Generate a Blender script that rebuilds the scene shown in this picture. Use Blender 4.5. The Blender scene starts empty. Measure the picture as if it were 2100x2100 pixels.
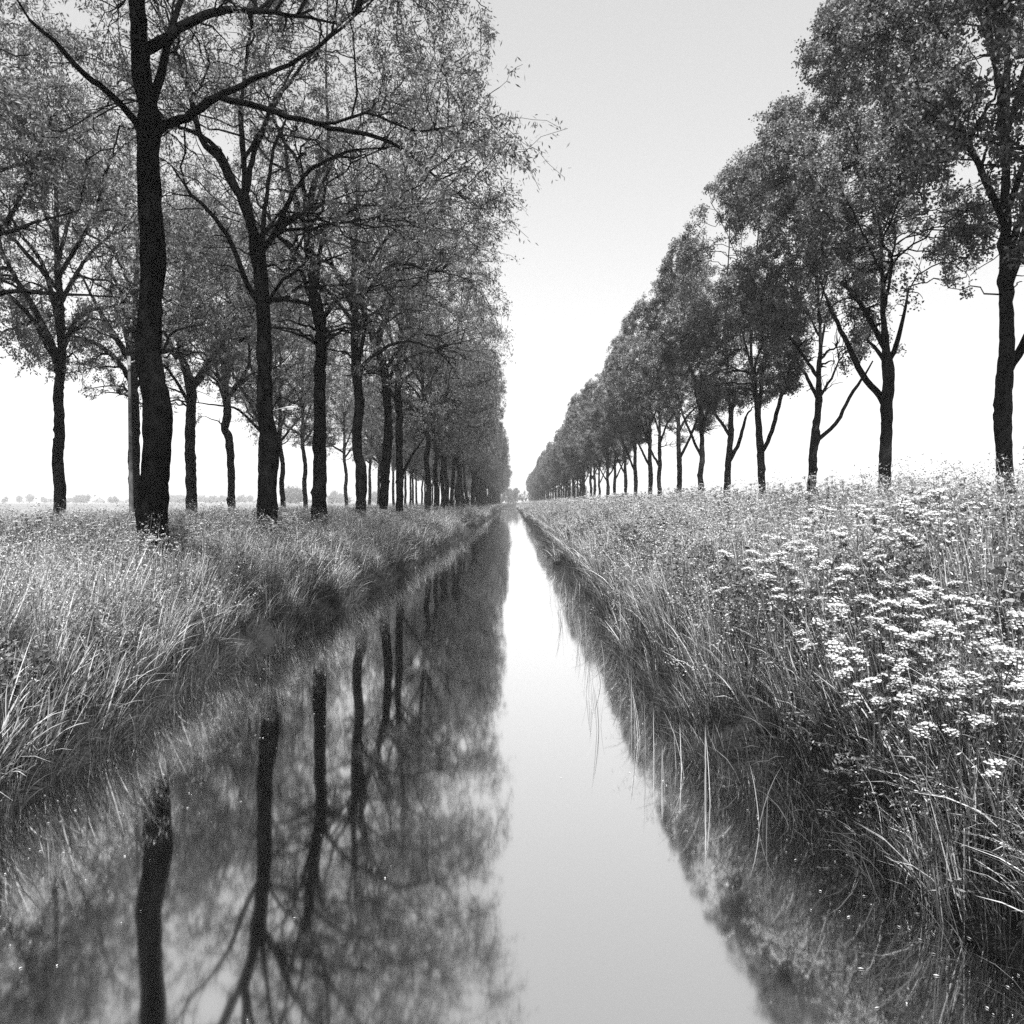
import bpy, math, random
import numpy as np
from mathutils import Vector

R = math.radians
sc = bpy.context.scene
COL = sc.collection

# ------------------------------------------------------------------ camera
EYE = 2.2                      # metres above the water
F = 1607.0                     # focal length in pixels of the 2100 px wide frame
CX, CY = 1050.0, 1030.0        # principal point / horizon in those pixels
cd = bpy.data.cameras.new("camera")
cam = bpy.data.objects.new("camera", cd)
COL.objects.link(cam)
cam.location = (0, 0, EYE)
cam.rotation_euler = (R(90), 0, 0)
cd.sensor_width = 36.0
cd.lens = 36.0 * F / 2100.0
cd.shift_y = -(1050.0 - CY) / 2100.0
cd.clip_start = 0.05
cd.clip_end = 8000
sc.camera = cam

# ------------------------------------------------------------------ sky, sun, exposure
SKY_K = 1.33
SUN_EL, SUN_AZ = 57.0, 168.0   # azimuth from straight ahead, negative = left
w = bpy.data.worlds.new("World")
sc.world = w
w.use_nodes = True
nt = w.node_tree
bg = nt.nodes['Background']
sky = nt.nodes.new('ShaderNodeTexSky')
sky.sky_type = 'NISHITA'
sky.sun_disc = False
sky.sun_elevation = R(SUN_EL)
sky.sun_rotation = R(SUN_AZ)
sky.dust_density = 1.6
bw = nt.nodes.new('ShaderNodeRGBToBW')        # black-and-white film
nt.links.new(sky.outputs[0], bw.inputs[0])
pw = nt.nodes.new('ShaderNodeMath'); pw.operation = 'POWER'; pw.inputs[1].default_value = 0.5   # soft contrast of a hazy sky
ml = nt.nodes.new('ShaderNodeMath'); ml.operation = 'MULTIPLY'; ml.inputs[1].default_value = SKY_K
nt.links.new(bw.outputs[0], pw.inputs[0]); nt.links.new(pw.outputs[0], ml.inputs[0]); nt.links.new(ml.outputs[0], bg.inputs[0])
bg.inputs[1].default_value = 0.15
sl = bpy.data.lights.new("sun", 'SUN')
sl.energy = 4.6
sl.angle = R(0.6)
so = bpy.data.objects.new("sun", sl)
COL.objects.link(so)
sv = Vector((math.sin(R(SUN_AZ)) * math.cos(R(SUN_EL)), math.cos(R(SUN_AZ)) * math.cos(R(SUN_EL)), math.sin(R(SUN_EL))))
so.rotation_euler = (-sv).to_track_quat('-Z', 'Y').to_euler()
so.location = (-40, 40, 60)
sc.view_settings.view_transform = 'Standard'
sc.view_settings.look = 'None'
sc.view_settings.exposure = 1.5
sc.view_settings.gamma = 1.0
cy = sc.cycles
cy.max_bounces = 6
cy.diffuse_bounces = 3
cy.glossy_bounces = 3
cy.transmission_bounces = 3
cy.volume_bounces = 0
cy.transparent_max_bounces = 8
cy.caustics_reflective = False
cy.caustics_refractive = False
cy.sample_clamp_indirect = 6.0
cy.use_denoising = False
HAZE_DENSITY = 0.0005

# ------------------------------------------------------------------ helpers
def tag(o, label=None, cat=None, group=None, kind=None):
    if label: o['label'] = label
    if cat: o['category'] = cat
    if group: o['group'] = group
    if kind: o['kind'] = kind
    return o

def empty(name, loc, rz=0.0, s=1.0):
    o = bpy.data.objects.new(name, None)
    o.empty_display_size = 0.2
    COL.objects.link(o)
    o.location = loc
    o.rotation_euler = (0, 0, rz)
    o.scale = (s, s, s)
    return o

def copy_tree(o, parent=None):
    c = o.copy()
    COL.objects.link(c)
    c.parent = parent
    for ch in list(o.children):
        copy_tree(ch, c)
    return c

class MB:
    """collects quads, builds one mesh"""
    def __init__(self):
        self.V, self.Q, self.M, self.S, self.n = [], [], [], [], 0
    def add(self, V, Q, mat=0, smooth=True):
        V = np.asarray(V, float).reshape(-1, 3)
        Q = np.asarray(Q, int).reshape(-1, 4)
        self.V.append(V); self.Q.append(Q + self.n)
        self.M.append(np.full(len(Q), mat)); self.S.append(np.full(len(Q), smooth))
        self.n += len(V)
    def mesh(self, name, mats):
        me = bpy.data.meshes.new(name)
        V = np.concatenate(self.V); Q = np.concatenate(self.Q)
        me.vertices.add(len(V)); me.vertices.foreach_set('co', V.astype(np.float32).ravel())
        me.loops.add(len(Q) * 4); me.loops.foreach_set('vertex_index', Q.astype(np.int32).ravel())
        me.polygons.add(len(Q))
        me.polygons.foreach_set('loop_start', (np.arange(len(Q)) * 4).astype(np.int32))
        me.polygons.foreach_set('material_index', np.concatenate(self.M).astype(np.int32))
        me.polygons.foreach_set('use_smooth', np.concatenate(self.S).astype(bool))
        me.update(calc_edges=True)
        me.validate()
        for m in (mats if isinstance(mats, (list, tuple)) else [mats]):
            me.materials.append(m)
        return me
    def build(self, name, mats, parent=None, link=True):
        o = bpy.data.objects.new(name, self.mesh(name, mats))
        if link: COL.objects.link(o)
        o.parent = parent
        return o

def nrm(v):
    return v / np.maximum(np.linalg.norm(v, axis=-1, keepdims=True), 1e-9)

def tubes(mb, P, Rr, sides, mat=0):
    """bulk tubes: P (n,m,3), Rr (n,m)"""
    P = np.asarray(P, float); Rr = np.asarray(Rr, float)
    n, m, _ = P.shape
    if n == 0: return
    T = nrm(np.gradient(P, axis=1))
    mean = nrm(P[:, -1] - P[:, 0])
    ref = np.where(np.abs(mean[:, 2:3]) > 0.8, np.array([[0.0, 1.0, 0.0]]), np.array([[0.0, 0.0, 1.0]]))
    A = nrm(np.cross(T, ref[:, None, :]))
    B = np.cross(T, A)
    th = np.arange(sides) / sides * 2 * math.pi
    ring = P[:, :, None, :] + Rr[:, :, None, None] * (A[:, :, None, :] * np.cos(th)[None, None, :, None] + B[:, :, None, :] * np.sin(th)[None, None, :, None])
    base = (np.arange(n) * m * sides)[:, None, None]
    ii = (np.arange(m - 1) * sides)[None, :, None]
    k = np.arange(sides)[None, None, :]; k2 = (k + 1) % sides
    Q = np.stack([base + ii + k, base + ii + k2, base + ii + sides + k2, base + ii + sides + k], -1)
    mb.add(ring.reshape(-1, 3), Q.reshape(-1, 4), mat)

def spline(pts, step):
    """Catmull-Rom through pts (k, c), resampled about every step"""
    p = np.asarray(pts, float)
    if len(p) < 2: return p
    q = np.vstack([2 * p[0] - p[1], p, 2 * p[-1] - p[-2]])
    out = []
    for i in range(1, len(q) - 2):
        L = np.linalg.norm(q[i + 1, :3] - q[i, :3])
        k = max(2, int(L / step))
        t = np.linspace(0, 1, k, endpoint=False)[:, None]
        a, b, c, d = q[i - 1], q[i], q[i + 1], q[i + 2]
        out.append(0.5 * (2 * b + (c - a) * t + (2 * a - 5 * b + 4 * c - d) * t ** 2 + (3 * b - a - 3 * c + d) * t ** 3))
    out.append(p[-1:])
    return np.vstack(out)

def smooth01(x):
    x = np.clip(x, 0, 1)
    return x * x * (3 - 2 * x)

def vnoise(x, y, seed=0):
    """cheap smooth 2D noise in -1..1"""
    x = np.asarray(x, float); y = np.asarray(y, float)
    xi = np.floor(x); yi = np.floor(y); fx = smooth01(x - xi); fy = smooth01(y - yi)
    def h(a, b):
        v = np.sin(a * 127.1 + b * 311.7 + seed * 74.7) * 43758.5453
        return (v - np.floor(v)) * 2 - 1
    return (h(xi, yi) * (1 - fx) + h(xi + 1, yi) * fx) * (1 - fy) + (h(xi, yi + 1) * (1 - fx) + h(xi + 1, yi + 1) * fx) * fy

# ------------------------------------------------------------------ materials (all grey: the place as black-and-white film saw it)
def g(v): return (v, v, v, 1.0)

def mat_base(name):
    m = bpy.data.materials.new(name); m.use_nodes = True
    m.node_tree.nodes.clear()
    return m, m.node_tree, m.node_tree.nodes, m.node_tree.links

def mat_leaf(name, lo, hi, trans=0.45, island=True, gloss=0.025):
    """thin leaf: diffuse + light passing through, each leaf / tuft its own grey"""
    m, t, N, L = mat_base(name)
    geo = N.new('ShaderNodeNewGeometry'); oi = N.new('ShaderNodeObjectInfo')
    add = N.new('ShaderNodeMath'); add.operation = 'ADD'
    fr = N.new('ShaderNodeMath'); fr.operation = 'FRACT'
    L.new(geo.outputs['Random Per Island'], add.inputs[0])
    L.new(oi.outputs['Random'], add.inputs[1])
    L.new(add.outputs[0], fr.inputs[0])
    mr = N.new('ShaderNodeMapRange')
    mr.inputs['To Min'].default_value = lo; mr.inputs['To Max'].default_value = hi
    L.new((fr if island else oi).outputs[0 if island else 'Random'], mr.inputs['Value'])
    d = N.new('ShaderNodeBsdfDiffuse'); tr = N.new('ShaderNodeBsdfTranslucent')
    mx = N.new('ShaderNodeMixShader'); mx.inputs[0].default_value = trans
    L.new(mr.outputs[0], d.inputs['Color']); L.new(mr.outputs[0], tr.inputs['Color'])
    L.new(d.outputs[0], mx.inputs[1]); L.new(tr.outputs[0], mx.inputs[2])
    gl = N.new('ShaderNodeBsdfGlossy'); gl.inputs['Roughness'].default_value = 0.45; gl.inputs['Color'].default_value = g(0.8)
    m2 = N.new('ShaderNodeMixShader'); m2.inputs[0].default_value = gloss
    L.new(mx.outputs[0], m2.inputs[1]); L.new(gl.outputs[0], m2.inputs[2])
    o = N.new('ShaderNodeOutputMaterial'); L.new(m2.outputs[0], o.inputs['Surface'])
    return m

def mat_rough(name, lo, hi, scale=8.0, bump=0.0, rough=0.9, stretch=None, spec=0.2):
    m, t, N, L = mat_base(name)
    tc = N.new('ShaderNodeTexCoord'); mp = N.new('ShaderNodeMapping')
    if stretch: mp.inputs['Scale'].default_value = stretch
    L.new(tc.outputs['Object'], mp.inputs['Vector'])
    nz = N.new('ShaderNodeTexNoise'); nz.inputs['Scale'].default_value = scale
    nz.inputs['Detail'].default_value = 6; nz.inputs['Roughness'].default_value = 0.65
    L.new(mp.outputs[0], nz.inputs['Vector'])
    mr = N.new('ShaderNodeMapRange')
    mr.inputs['From Min'].default_value = 0.3; mr.inputs['From Max'].default_value = 0.7
    mr.inputs['To Min'].default_value = lo; mr.inputs['To Max'].default_value = hi
    L.new(nz.outputs['Fac'], mr.inputs['Value'])
    p = N.new('ShaderNodeBsdfPrincipled'); p.inputs['Roughness'].default_value = rough
    p.inputs['Specular IOR Level'].default_value = spec
    L.new(mr.outputs[0], p.inputs['Base Color'])
    if bump:
        b = N.new('ShaderNodeBump'); b.inputs['Strength'].default_value = bump; b.inputs['Distance'].default_value = 0.03
        L.new(nz.outputs['Fac'], b.inputs['Height']); L.new(b.outputs[0], p.inputs['Normal'])
    o = N.new('ShaderNodeOutputMaterial'); L.new(p.outputs[0], o.inputs['Surface'])
    return m

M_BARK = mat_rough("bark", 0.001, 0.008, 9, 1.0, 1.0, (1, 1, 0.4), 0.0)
M_TWIG = mat_rough("twig_bark", 0.002, 0.007, 20, 0.3, 1.0, None, 0.0)
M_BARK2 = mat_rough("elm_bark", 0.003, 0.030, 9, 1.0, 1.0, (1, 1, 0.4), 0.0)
M_ASH = mat_leaf("ash_leaf", 0.04, 0.25, 0.5)
M_ELM = mat_leaf("elm_leaf", 0.02, 0.30, 0.36)
M_GRASS = mat_leaf("grass_blade", 0.04, 0.50, 0.2)
M_REED = mat_leaf("reed_blade", 0.06, 0.46, 0.2)
M_SHADE_SEDGE = mat_leaf("shade_sedge_blade", 0.02, 0.10, 0.2)  # blades coloured dark to paint the shade at the foot of the banks
M_WEED = mat_leaf("weed_leaf", 0.07, 0.24, 0.4)
M_DARKWEED = mat_leaf("nettle_leaf", 0.04, 0.14, 0.35)
M_STEM = mat_leaf("plant_stem", 0.05, 0.16, 0.2)
M_PETAL = mat_leaf("white_petal", 0.32, 0.66, 0.35, gloss=0.02)
M_SOIL = mat_rough("bank_soil", 0.02, 0.07, 6, 0.6)
M_CONCRETE = mat_rough("concrete_pole", 0.05, 0.10, 25, 0.3)
M_METAL = mat_rough("grey_metal", 0.18, 0.28, 10, 0.0, 0.5, None, 0.5)
M_WOOD = mat_rough("old_timber", 0.05, 0.12, 6, 0.5, 0.9, (0.3, 4, 4))
M_BRICK = mat_rough("house_wall", 0.18, 0.26, 2, 0.0)
M_ROOF = mat_rough("thatch_roof", 0.07, 0.12, 2, 0.2)
M_GLASS = mat_rough("window_pane", 0.03, 0.05, 2, 0.0, 0.15, None, 0.5)
m, t, N, L = mat_base("lamp_diffuser")
p = N.new('ShaderNodeBsdfPrincipled'); p.inputs['Base Color'].default_value = g(0.75); p.inputs['Roughness'].default_value = 0.35
o = N.new('ShaderNodeOutputMaterial'); L.new(p.outputs[0], o.inputs['Surface']); M_DIFF = m

def mat_ground():
    m, t, N, L = mat_base("meadow_ground")
    tc = N.new('ShaderNodeTexCoord')
    n1 = N.new('ShaderNodeTexNoise'); n1.inputs['Scale'].default_value = 0.6; n1.inputs['Detail'].default_value = 8
    n2 = N.new('ShaderNodeTexNoise'); n2.inputs['Scale'].default_value = 0.02; n2.inputs['Detail'].default_value = 4
    L.new(tc.outputs['Object'], n1.inputs['Vector']); L.new(tc.outputs['Object'], n2.inputs['Vector'])
    mx = N.new('ShaderNodeMath'); mx.operation = 'MULTIPLY'
    L.new(n1.outputs['Fac'], mx.inputs[0]); L.new(n2.outputs['Fac'], mx.inputs[1])
    sx = N.new('ShaderNodeSeparateXYZ'); L.new(tc.outputs['Object'], sx.inputs[0])
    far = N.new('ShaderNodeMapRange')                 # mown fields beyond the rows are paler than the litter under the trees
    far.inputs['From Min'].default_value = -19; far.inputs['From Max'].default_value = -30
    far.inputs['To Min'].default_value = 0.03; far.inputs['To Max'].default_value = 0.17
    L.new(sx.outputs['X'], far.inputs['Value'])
    k = N.new('ShaderNodeMapRange'); k.inputs['From Min'].default_value = 0.1; k.inputs['From Max'].default_value = 0.4
    k.inputs['To Min'].default_value = 0.7; k.inputs['To Max'].default_value = 1.3
    L.new(mx.outputs[0], k.inputs['Value'])
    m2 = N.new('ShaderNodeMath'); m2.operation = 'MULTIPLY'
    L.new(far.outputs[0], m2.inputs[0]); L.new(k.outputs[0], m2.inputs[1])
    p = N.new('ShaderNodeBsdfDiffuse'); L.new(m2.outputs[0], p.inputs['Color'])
    b = N.new('ShaderNodeBump'); b.inputs['Strength'].default_value = 0.6; L.new(n1.outputs['Fac'], b.inputs['Height'])
    L.new(b.outputs[0], p.inputs['Normal'])
    o = N.new('ShaderNodeOutputMaterial'); L.new(p.outputs[0], o.inputs['Surface'])
    return m
M_GROUND = mat_ground()

def mat_water():
    m, t, N, L = mat_base("canal_water")
    tc = N.new('ShaderNodeTexCoord'); mp = N.new('ShaderNodeMapping'); mp.inputs['Scale'].default_value = (0.5, 1.3, 1)
    L.new(tc.outputs['Object'], mp.inputs['Vector'])
    n = N.new('ShaderNodeTexNoise'); n.inputs['Scale'].default_value = 0.7; n.inputs['Detail'].default_value = 0
    L.new(mp.outputs[0], n.inputs['Vector'])
    b = N.new('ShaderNodeBump'); b.inputs['Strength'].default_value = 0.025; b.inputs['Distance'].default_value = 0.04
    L.new(n.outputs['Fac'], b.inputs['Height'])
    gl = N.new('ShaderNodeBsdfGlossy'); gl.inputs['Roughness'].default_value = 0.046; gl.inputs['Color'].default_value = g(0.97)
    L.new(b.outputs[0], gl.inputs['Normal'])
    d = N.new('ShaderNodeBsdfDiffuse'); d.inputs['Color'].default_value = g(0.004)
    lw = N.new('ShaderNodeLayerWeight'); lw.inputs['Blend'].default_value = 0.5
    mr = N.new('ShaderNodeMapRange')
    mr.inputs['From Min'].default_value = 0.3; mr.inputs['From Max'].default_value = 0.85
    mr.inputs['To Min'].default_value = 0.68; mr.inputs['To Max'].default_value = 0.98
    L.new(lw.outputs['Facing'], mr.inputs['Value'])
    mx = N.new('ShaderNodeMixShader'); L.new(mr.outputs[0], mx.inputs[0])
    L.new(d.outputs[0], mx.inputs[1]); L.new(gl.outputs[0], mx.inputs[2])
    o = N.new('ShaderNodeOutputMaterial'); L.new(mx.outputs[0], o.inputs['Surface'])
    return m
M_WATER = mat_water()

# ------------------------------------------------------------------ terrain
YEND = 305.0
def x_left(y):
    return np.interp(y, [-20, 0, 6, 11, 19, 39, 300], [-3.5, -3.5, -3.55, -3.95, -3.4, -3.15, -3.0]) + 0.16 * vnoise(y * 0.55, 3.0, 1) + 0.08 * vnoise(y * 1.7, 9.0, 2)
def x_right(y):
    return np.interp(y, [-20, 0, 3.9, 4.6, 7.3, 14, 37, 300], [2.6, 2.5, 2.3, 2.1, 1.72, 1.65, 1.7, 1.6]) + 0.14 * vnoise(y * 0.6, 5.0, 3) + 0.07 * vnoise(y * 1.9, 2.0, 4)

def gz(x, y):
    x = np.asarray(x, float); y = np.asarray(y, float)
    ul = x_left(y) - x; ur = x - x_right(y)
    zl = np.interp(ul, [-1.2, -0.3, 0, 0.3, 0.8, 1.7, 3, 60], [-0.7, -0.3, 0, 0.35, 0.72, 0.98, 1.1, 1.1])
    zr = np.interp(ur, [-1.2, -0.3, 0, 0.3, 1.0, 2.0, 3.5, 6, 60], [-0.7, -0.3, 0, 0.42, 0.92, 1.25, 1.5, 1.56, 1.5])
    z = np.where(ul > -1.2, zl, np.where(ur > -1.2, zr, -0.7))
    z = np.where((ul > -1.2) & (ur > -1.2), np.maximum(zl, zr), z)
    end = smooth01((y - YEND + 6) / 8.0)
    z = z * (1 - end) + np.maximum(z, 0.95) * end
    far = np.clip(np.maximum(ul, ur), 0, None)
    return z + 0.06 * vnoise(x * 0.8, y * 0.8, 7) * smooth01(far / 1.0) * (np.abs(x) < 40)

xs = np.unique(np.concatenate([np.linspace(-2500, -60, 22), np.linspace(-60, -8, 40), np.linspace(-8, -2, 50), np.linspace(-2, 1, 8), np.linspace(1, 9, 60), np.linspace(9, 60, 30), np.linspace(60, 2500, 22)]))
ys = np.unique(np.concatenate([np.linspace(-40, 0, 20), np.linspace(0, 45, 150), np.linspace(45, 320, 200), np.linspace(320, 3200, 40)]))
X, Y = np.meshgrid(xs, ys)
Z = gz(X, Y)
V = np.stack([X, Y, Z], -1).reshape(-1, 3)
nx, ny = len(xs), len(ys)
ii = (np.arange(ny - 1)[:, None] * nx + np.arange(nx - 1)[None, :]).reshape(-1)
mb = MB(); mb.add(V, np.stack([ii, ii + 1, ii + nx + 1, ii + nx], -1))
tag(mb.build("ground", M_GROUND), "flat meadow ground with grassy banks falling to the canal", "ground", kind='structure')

wx = np.linspace(-5.2, 4.0, 3); wy = np.array([-30, 0, 20, 80, YEND])
X, Y = np.meshgrid(wx, wy); ii = (np.arange(4)[:, None] * 3 + np.arange(2)[None, :]).reshape(-1)
mb = MB(); mb.add(np.stack([X, Y, 0 * X], -1).reshape(-1, 3), np.stack([ii, ii + 1, ii + 4, ii + 3], -1))
tag(mb.build("water", M_WATER), "still straight canal mirroring the sky and the left trees", "canal", kind='structure')

# haze: the bright damp air that lifts the far ends of the rows
def box_mesh(name, lo, hi, mat):
    me = bpy.data.meshes.new(name)
    (a, b, c), (d, e, f) = lo, hi
    vs = [(a, b, c), (d, b, c), (d, e, c), (a, e, c), (a, b, f), (d, b, f), (d, e, f), (a, e, f)]
    fs = [(0, 3, 2, 1), (4, 5, 6, 7), (0, 1, 5, 4), (1, 2, 6, 5), (2, 3, 7, 6), (3, 0, 4, 7)]
    me.from_pydata(vs, [], fs); me.materials.append(mat)
    return me
m, t, N, L = mat_base("haze_air")
pv = N.new('ShaderNodeVolumePrincipled')
pv.inputs['Color'].default_value = g(1.0); pv.inputs['Density'].default_value = HAZE_DENSITY
pv.inputs['Anisotropy'].default_value = 0.1
pv.inputs['Density Attribute'].default_value = ''
o = N.new('ShaderNodeOutputMaterial'); L.new(pv.outputs[0], o.inputs['Volume'])
if HAZE_DENSITY > 0:
    hz = bpy.data.objects.new("haze", box_mesh("haze", (-2600, -60, -1.8), (2600, 3300, 24), m)); COL.objects.link(hz)
    tag(hz, "pale haze in the air over canal and fields", "haze", kind='stuff')

# ------------------------------------------------------------------ trees
def ellipsoid_samples(rng, n, c, r, clumps, spread, shell=0.45):
    """points in clumps spread through an ellipsoid"""
    k = clumps
    d = nrm(rng.normal(size=(k, 3))); u = shell + (1 - shell) * rng.random((k, 1)) ** 0.6
    cc = d * u
    j = rng.integers(0, k, n)
    p = cc[j] + rng.normal(size=(n, 3)) * spread
    q = np.linalg.norm(p, axis=1)
    p *= (np.minimum(q, 1.0) / np.maximum(q, 1e-6))[:, None]
    return np.asarray(c) + p * np.asarray(r)

class Skeleton:
    def __init__(self): self.P, self.D, self.Rr = [], [], []
    def add(self, P, rad):
        D = nrm(np.gradient(P, axis=0))
        self.P.append(P); self.D.append(D); self.Rr.append(rad)
    def arrays(self):
        return np.concatenate(self.P), np.concatenate(self.D), np.concatenate(self.Rr)

def connect(rng, SK, T, seg, r_base, r_tip, droop, up_pen, maxlen):
    """join each target to the nearest fitting skeleton node by a curved branch"""
    P, D, Rr = SK.arrays()
    n = len(T)
    best = np.zeros(n, int)
    for a in range(0, n, 256):
        d = T[a:a + 256, None, :] - P[None]
        L = np.linalg.norm(d, axis=2)
        cost = L + up_pen * np.maximum(0, -d[:, :, 2]) + 0.5 * L * (1 - (d * D[None]).sum(2) / np.maximum(L, 1e-6)) * 0.6
        best[a:a + 256] = np.argmin(cost, axis=1)
    p0 = P[best]; d0 = D[best]; vec = T - p0
    L = np.linalg.norm(vec, axis=1)
    keep = (L > 0.05)
    if maxlen:
        sc_ = np.minimum(1, maxlen / np.maximum(L, 1e-6)); vec = vec * sc_[:, None]; L = L * sc_
    p0, d0, vec, L, rb = p0[keep], d0[keep], vec[keep], L[keep], np.minimum(Rr[best][keep] * 0.75, r_base)
    hat = vec / L[:, None]
    start = nrm(hat + 0.5 * d0 + np.array([0, 0, 0.25]) + rng.normal(size=hat.shape) * 0.15)
    end = nrm(hat + np.array([0, 0, -1.0]) * droop + rng.normal(size=hat.shape) * 0.25)
    p3 = p0 + vec
    p1 = p0 + start * (L * 0.38)[:, None]; p2 = p3 - end * (L * 0.35)[:, None]
    t = np.linspace(0, 1, seg)[None, :, None]
    B = p0[:, None] * (1 - t) ** 3 + 3 * p1[:, None] * t * (1 - t) ** 2 + 3 * p2[:, None] * t ** 2 * (1 - t) + p3[:, None] * t ** 3
    jit = rng.normal(size=B.shape) * (L * 0.025)[:, None, None]; jit[:, 0] = 0
    B = B + jit
    rad = rb[:, None] * (1 - np.linspace(0, 1, seg)[None] ** 0.8) + np.minimum(r_tip, rb)[:, None] * np.linspace(0, 1, seg)[None] ** 0.8
    return B, rad

def leaves(mb, rng, tw, per, length, width, off, droop=0.3, fan=0.9):
    """leaves along the outer part of each twig"""
    n, m, _ = tw.shape
    t = 0.25 + 0.75 * rng.random((n, per)) ** 0.8
    f = t * (m - 1); i = np.minimum(f.astype(int), m - 2); fr = (f - i)[..., None]
    a = np.take_along_axis(tw, i[..., None].repeat(3, -1), 1); b = np.take_along_axis(tw, (i + 1)[..., None].repeat(3, -1), 1)
    p = (a * (1 - fr) + b * fr).reshape(-1, 3)
    ax = nrm(b - a).reshape(-1, 3)
    N_ = len(p)
    p = p + rng.normal(size=(N_, 3)) * off
    d = nrm(ax * 0.6 + rng.normal(size=(N_, 3)) * fan + np.array([0, 0, -droop]))
    tn = np.repeat(nrm(rng.normal(size=(n, 3)) * 0.8 + np.array([0, 0, 0.8])), per, 0)      # leaves of one spray face much the same way
    nn = nrm(np.cross(d, nrm(rng.normal(size=(N_, 3)) * 0.4 + tn)))
    l = (length * (0.6 + 0.8 * rng.random(N_)))[:, None]; wd = (width * (0.7 + 0.6 * rng.random(N_)))[:, None]
    up = np.cross(nn, d)
    v = np.stack([p, p + d * l * 0.45 + nn * wd * 0.5 + up * wd * 0.12, p + d * l, p + d * l * 0.45 - nn * wd * 0.5 + up * wd * 0.12], 1)
    mb.add(v.reshape(-1, 3), np.arange(N_ * 4).reshape(-1, 4), 0, False)

def trunk_mesh(mb, P, rad, rng, sides=16, knob=0.13):
    """tapering stem with knots and swellings"""
    n = len(P)
    T = nrm(np.gradient(P, axis=0))
    A = nrm(np.cross(T, np.array([0.0, 1.0, 0.0]))); B = np.cross(T, A)
    th = np.arange(sides) / sides * 2 * math.pi
    z = P[:, 2]
    s = rng.integers(0, 1000)
    wob = knob * vnoise(z[:, None] * 2.3, th[None] / (2 * math.pi) * 0 + np.cos(th)[None] * 1.2 + np.sin(th)[None] * 0.7 + 5, s) + 0.6 * knob * vnoise(z[:, None] * 5.5, np.cos(th)[None] * 2 + np.sin(th * 2)[None], s + 3)
    for _ in range(int(5 + (z[-1] - z[0]))):                # burls and old branch scars
        zc, tc_, am, sg = rng.uniform(z[0] + 0.4, z[0] + 9), rng.random() * 6.283, rng.uniform(0.08, 0.34), rng.uniform(0.05, 0.13)
        dth = (th - tc_ + math.pi) % (2 * math.pi) - math.pi
        wob = wob + am * np.exp(-((z - zc) / sg) ** 2)[:, None] * np.exp(-(dth / 0.55) ** 2)[None]
    rr = rad[:, None] * (1 + wob)
    ring = P[:, None] + rr[..., None] * (A[:, None] * np.cos(th)[None, :, None] + B[:, None] * np.sin(th)[None, :, None])
    ii = (np.arange(n - 1) * sides)[:, None]; k = np.arange(sides)[None]; k2 = (k + 1) % sides
    mb.add(ring.reshape(-1, 3), np.stack([ii + k, ii + k2, ii + sides + k2, ii + sides + k], -1).reshape(-1, 4))

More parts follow.
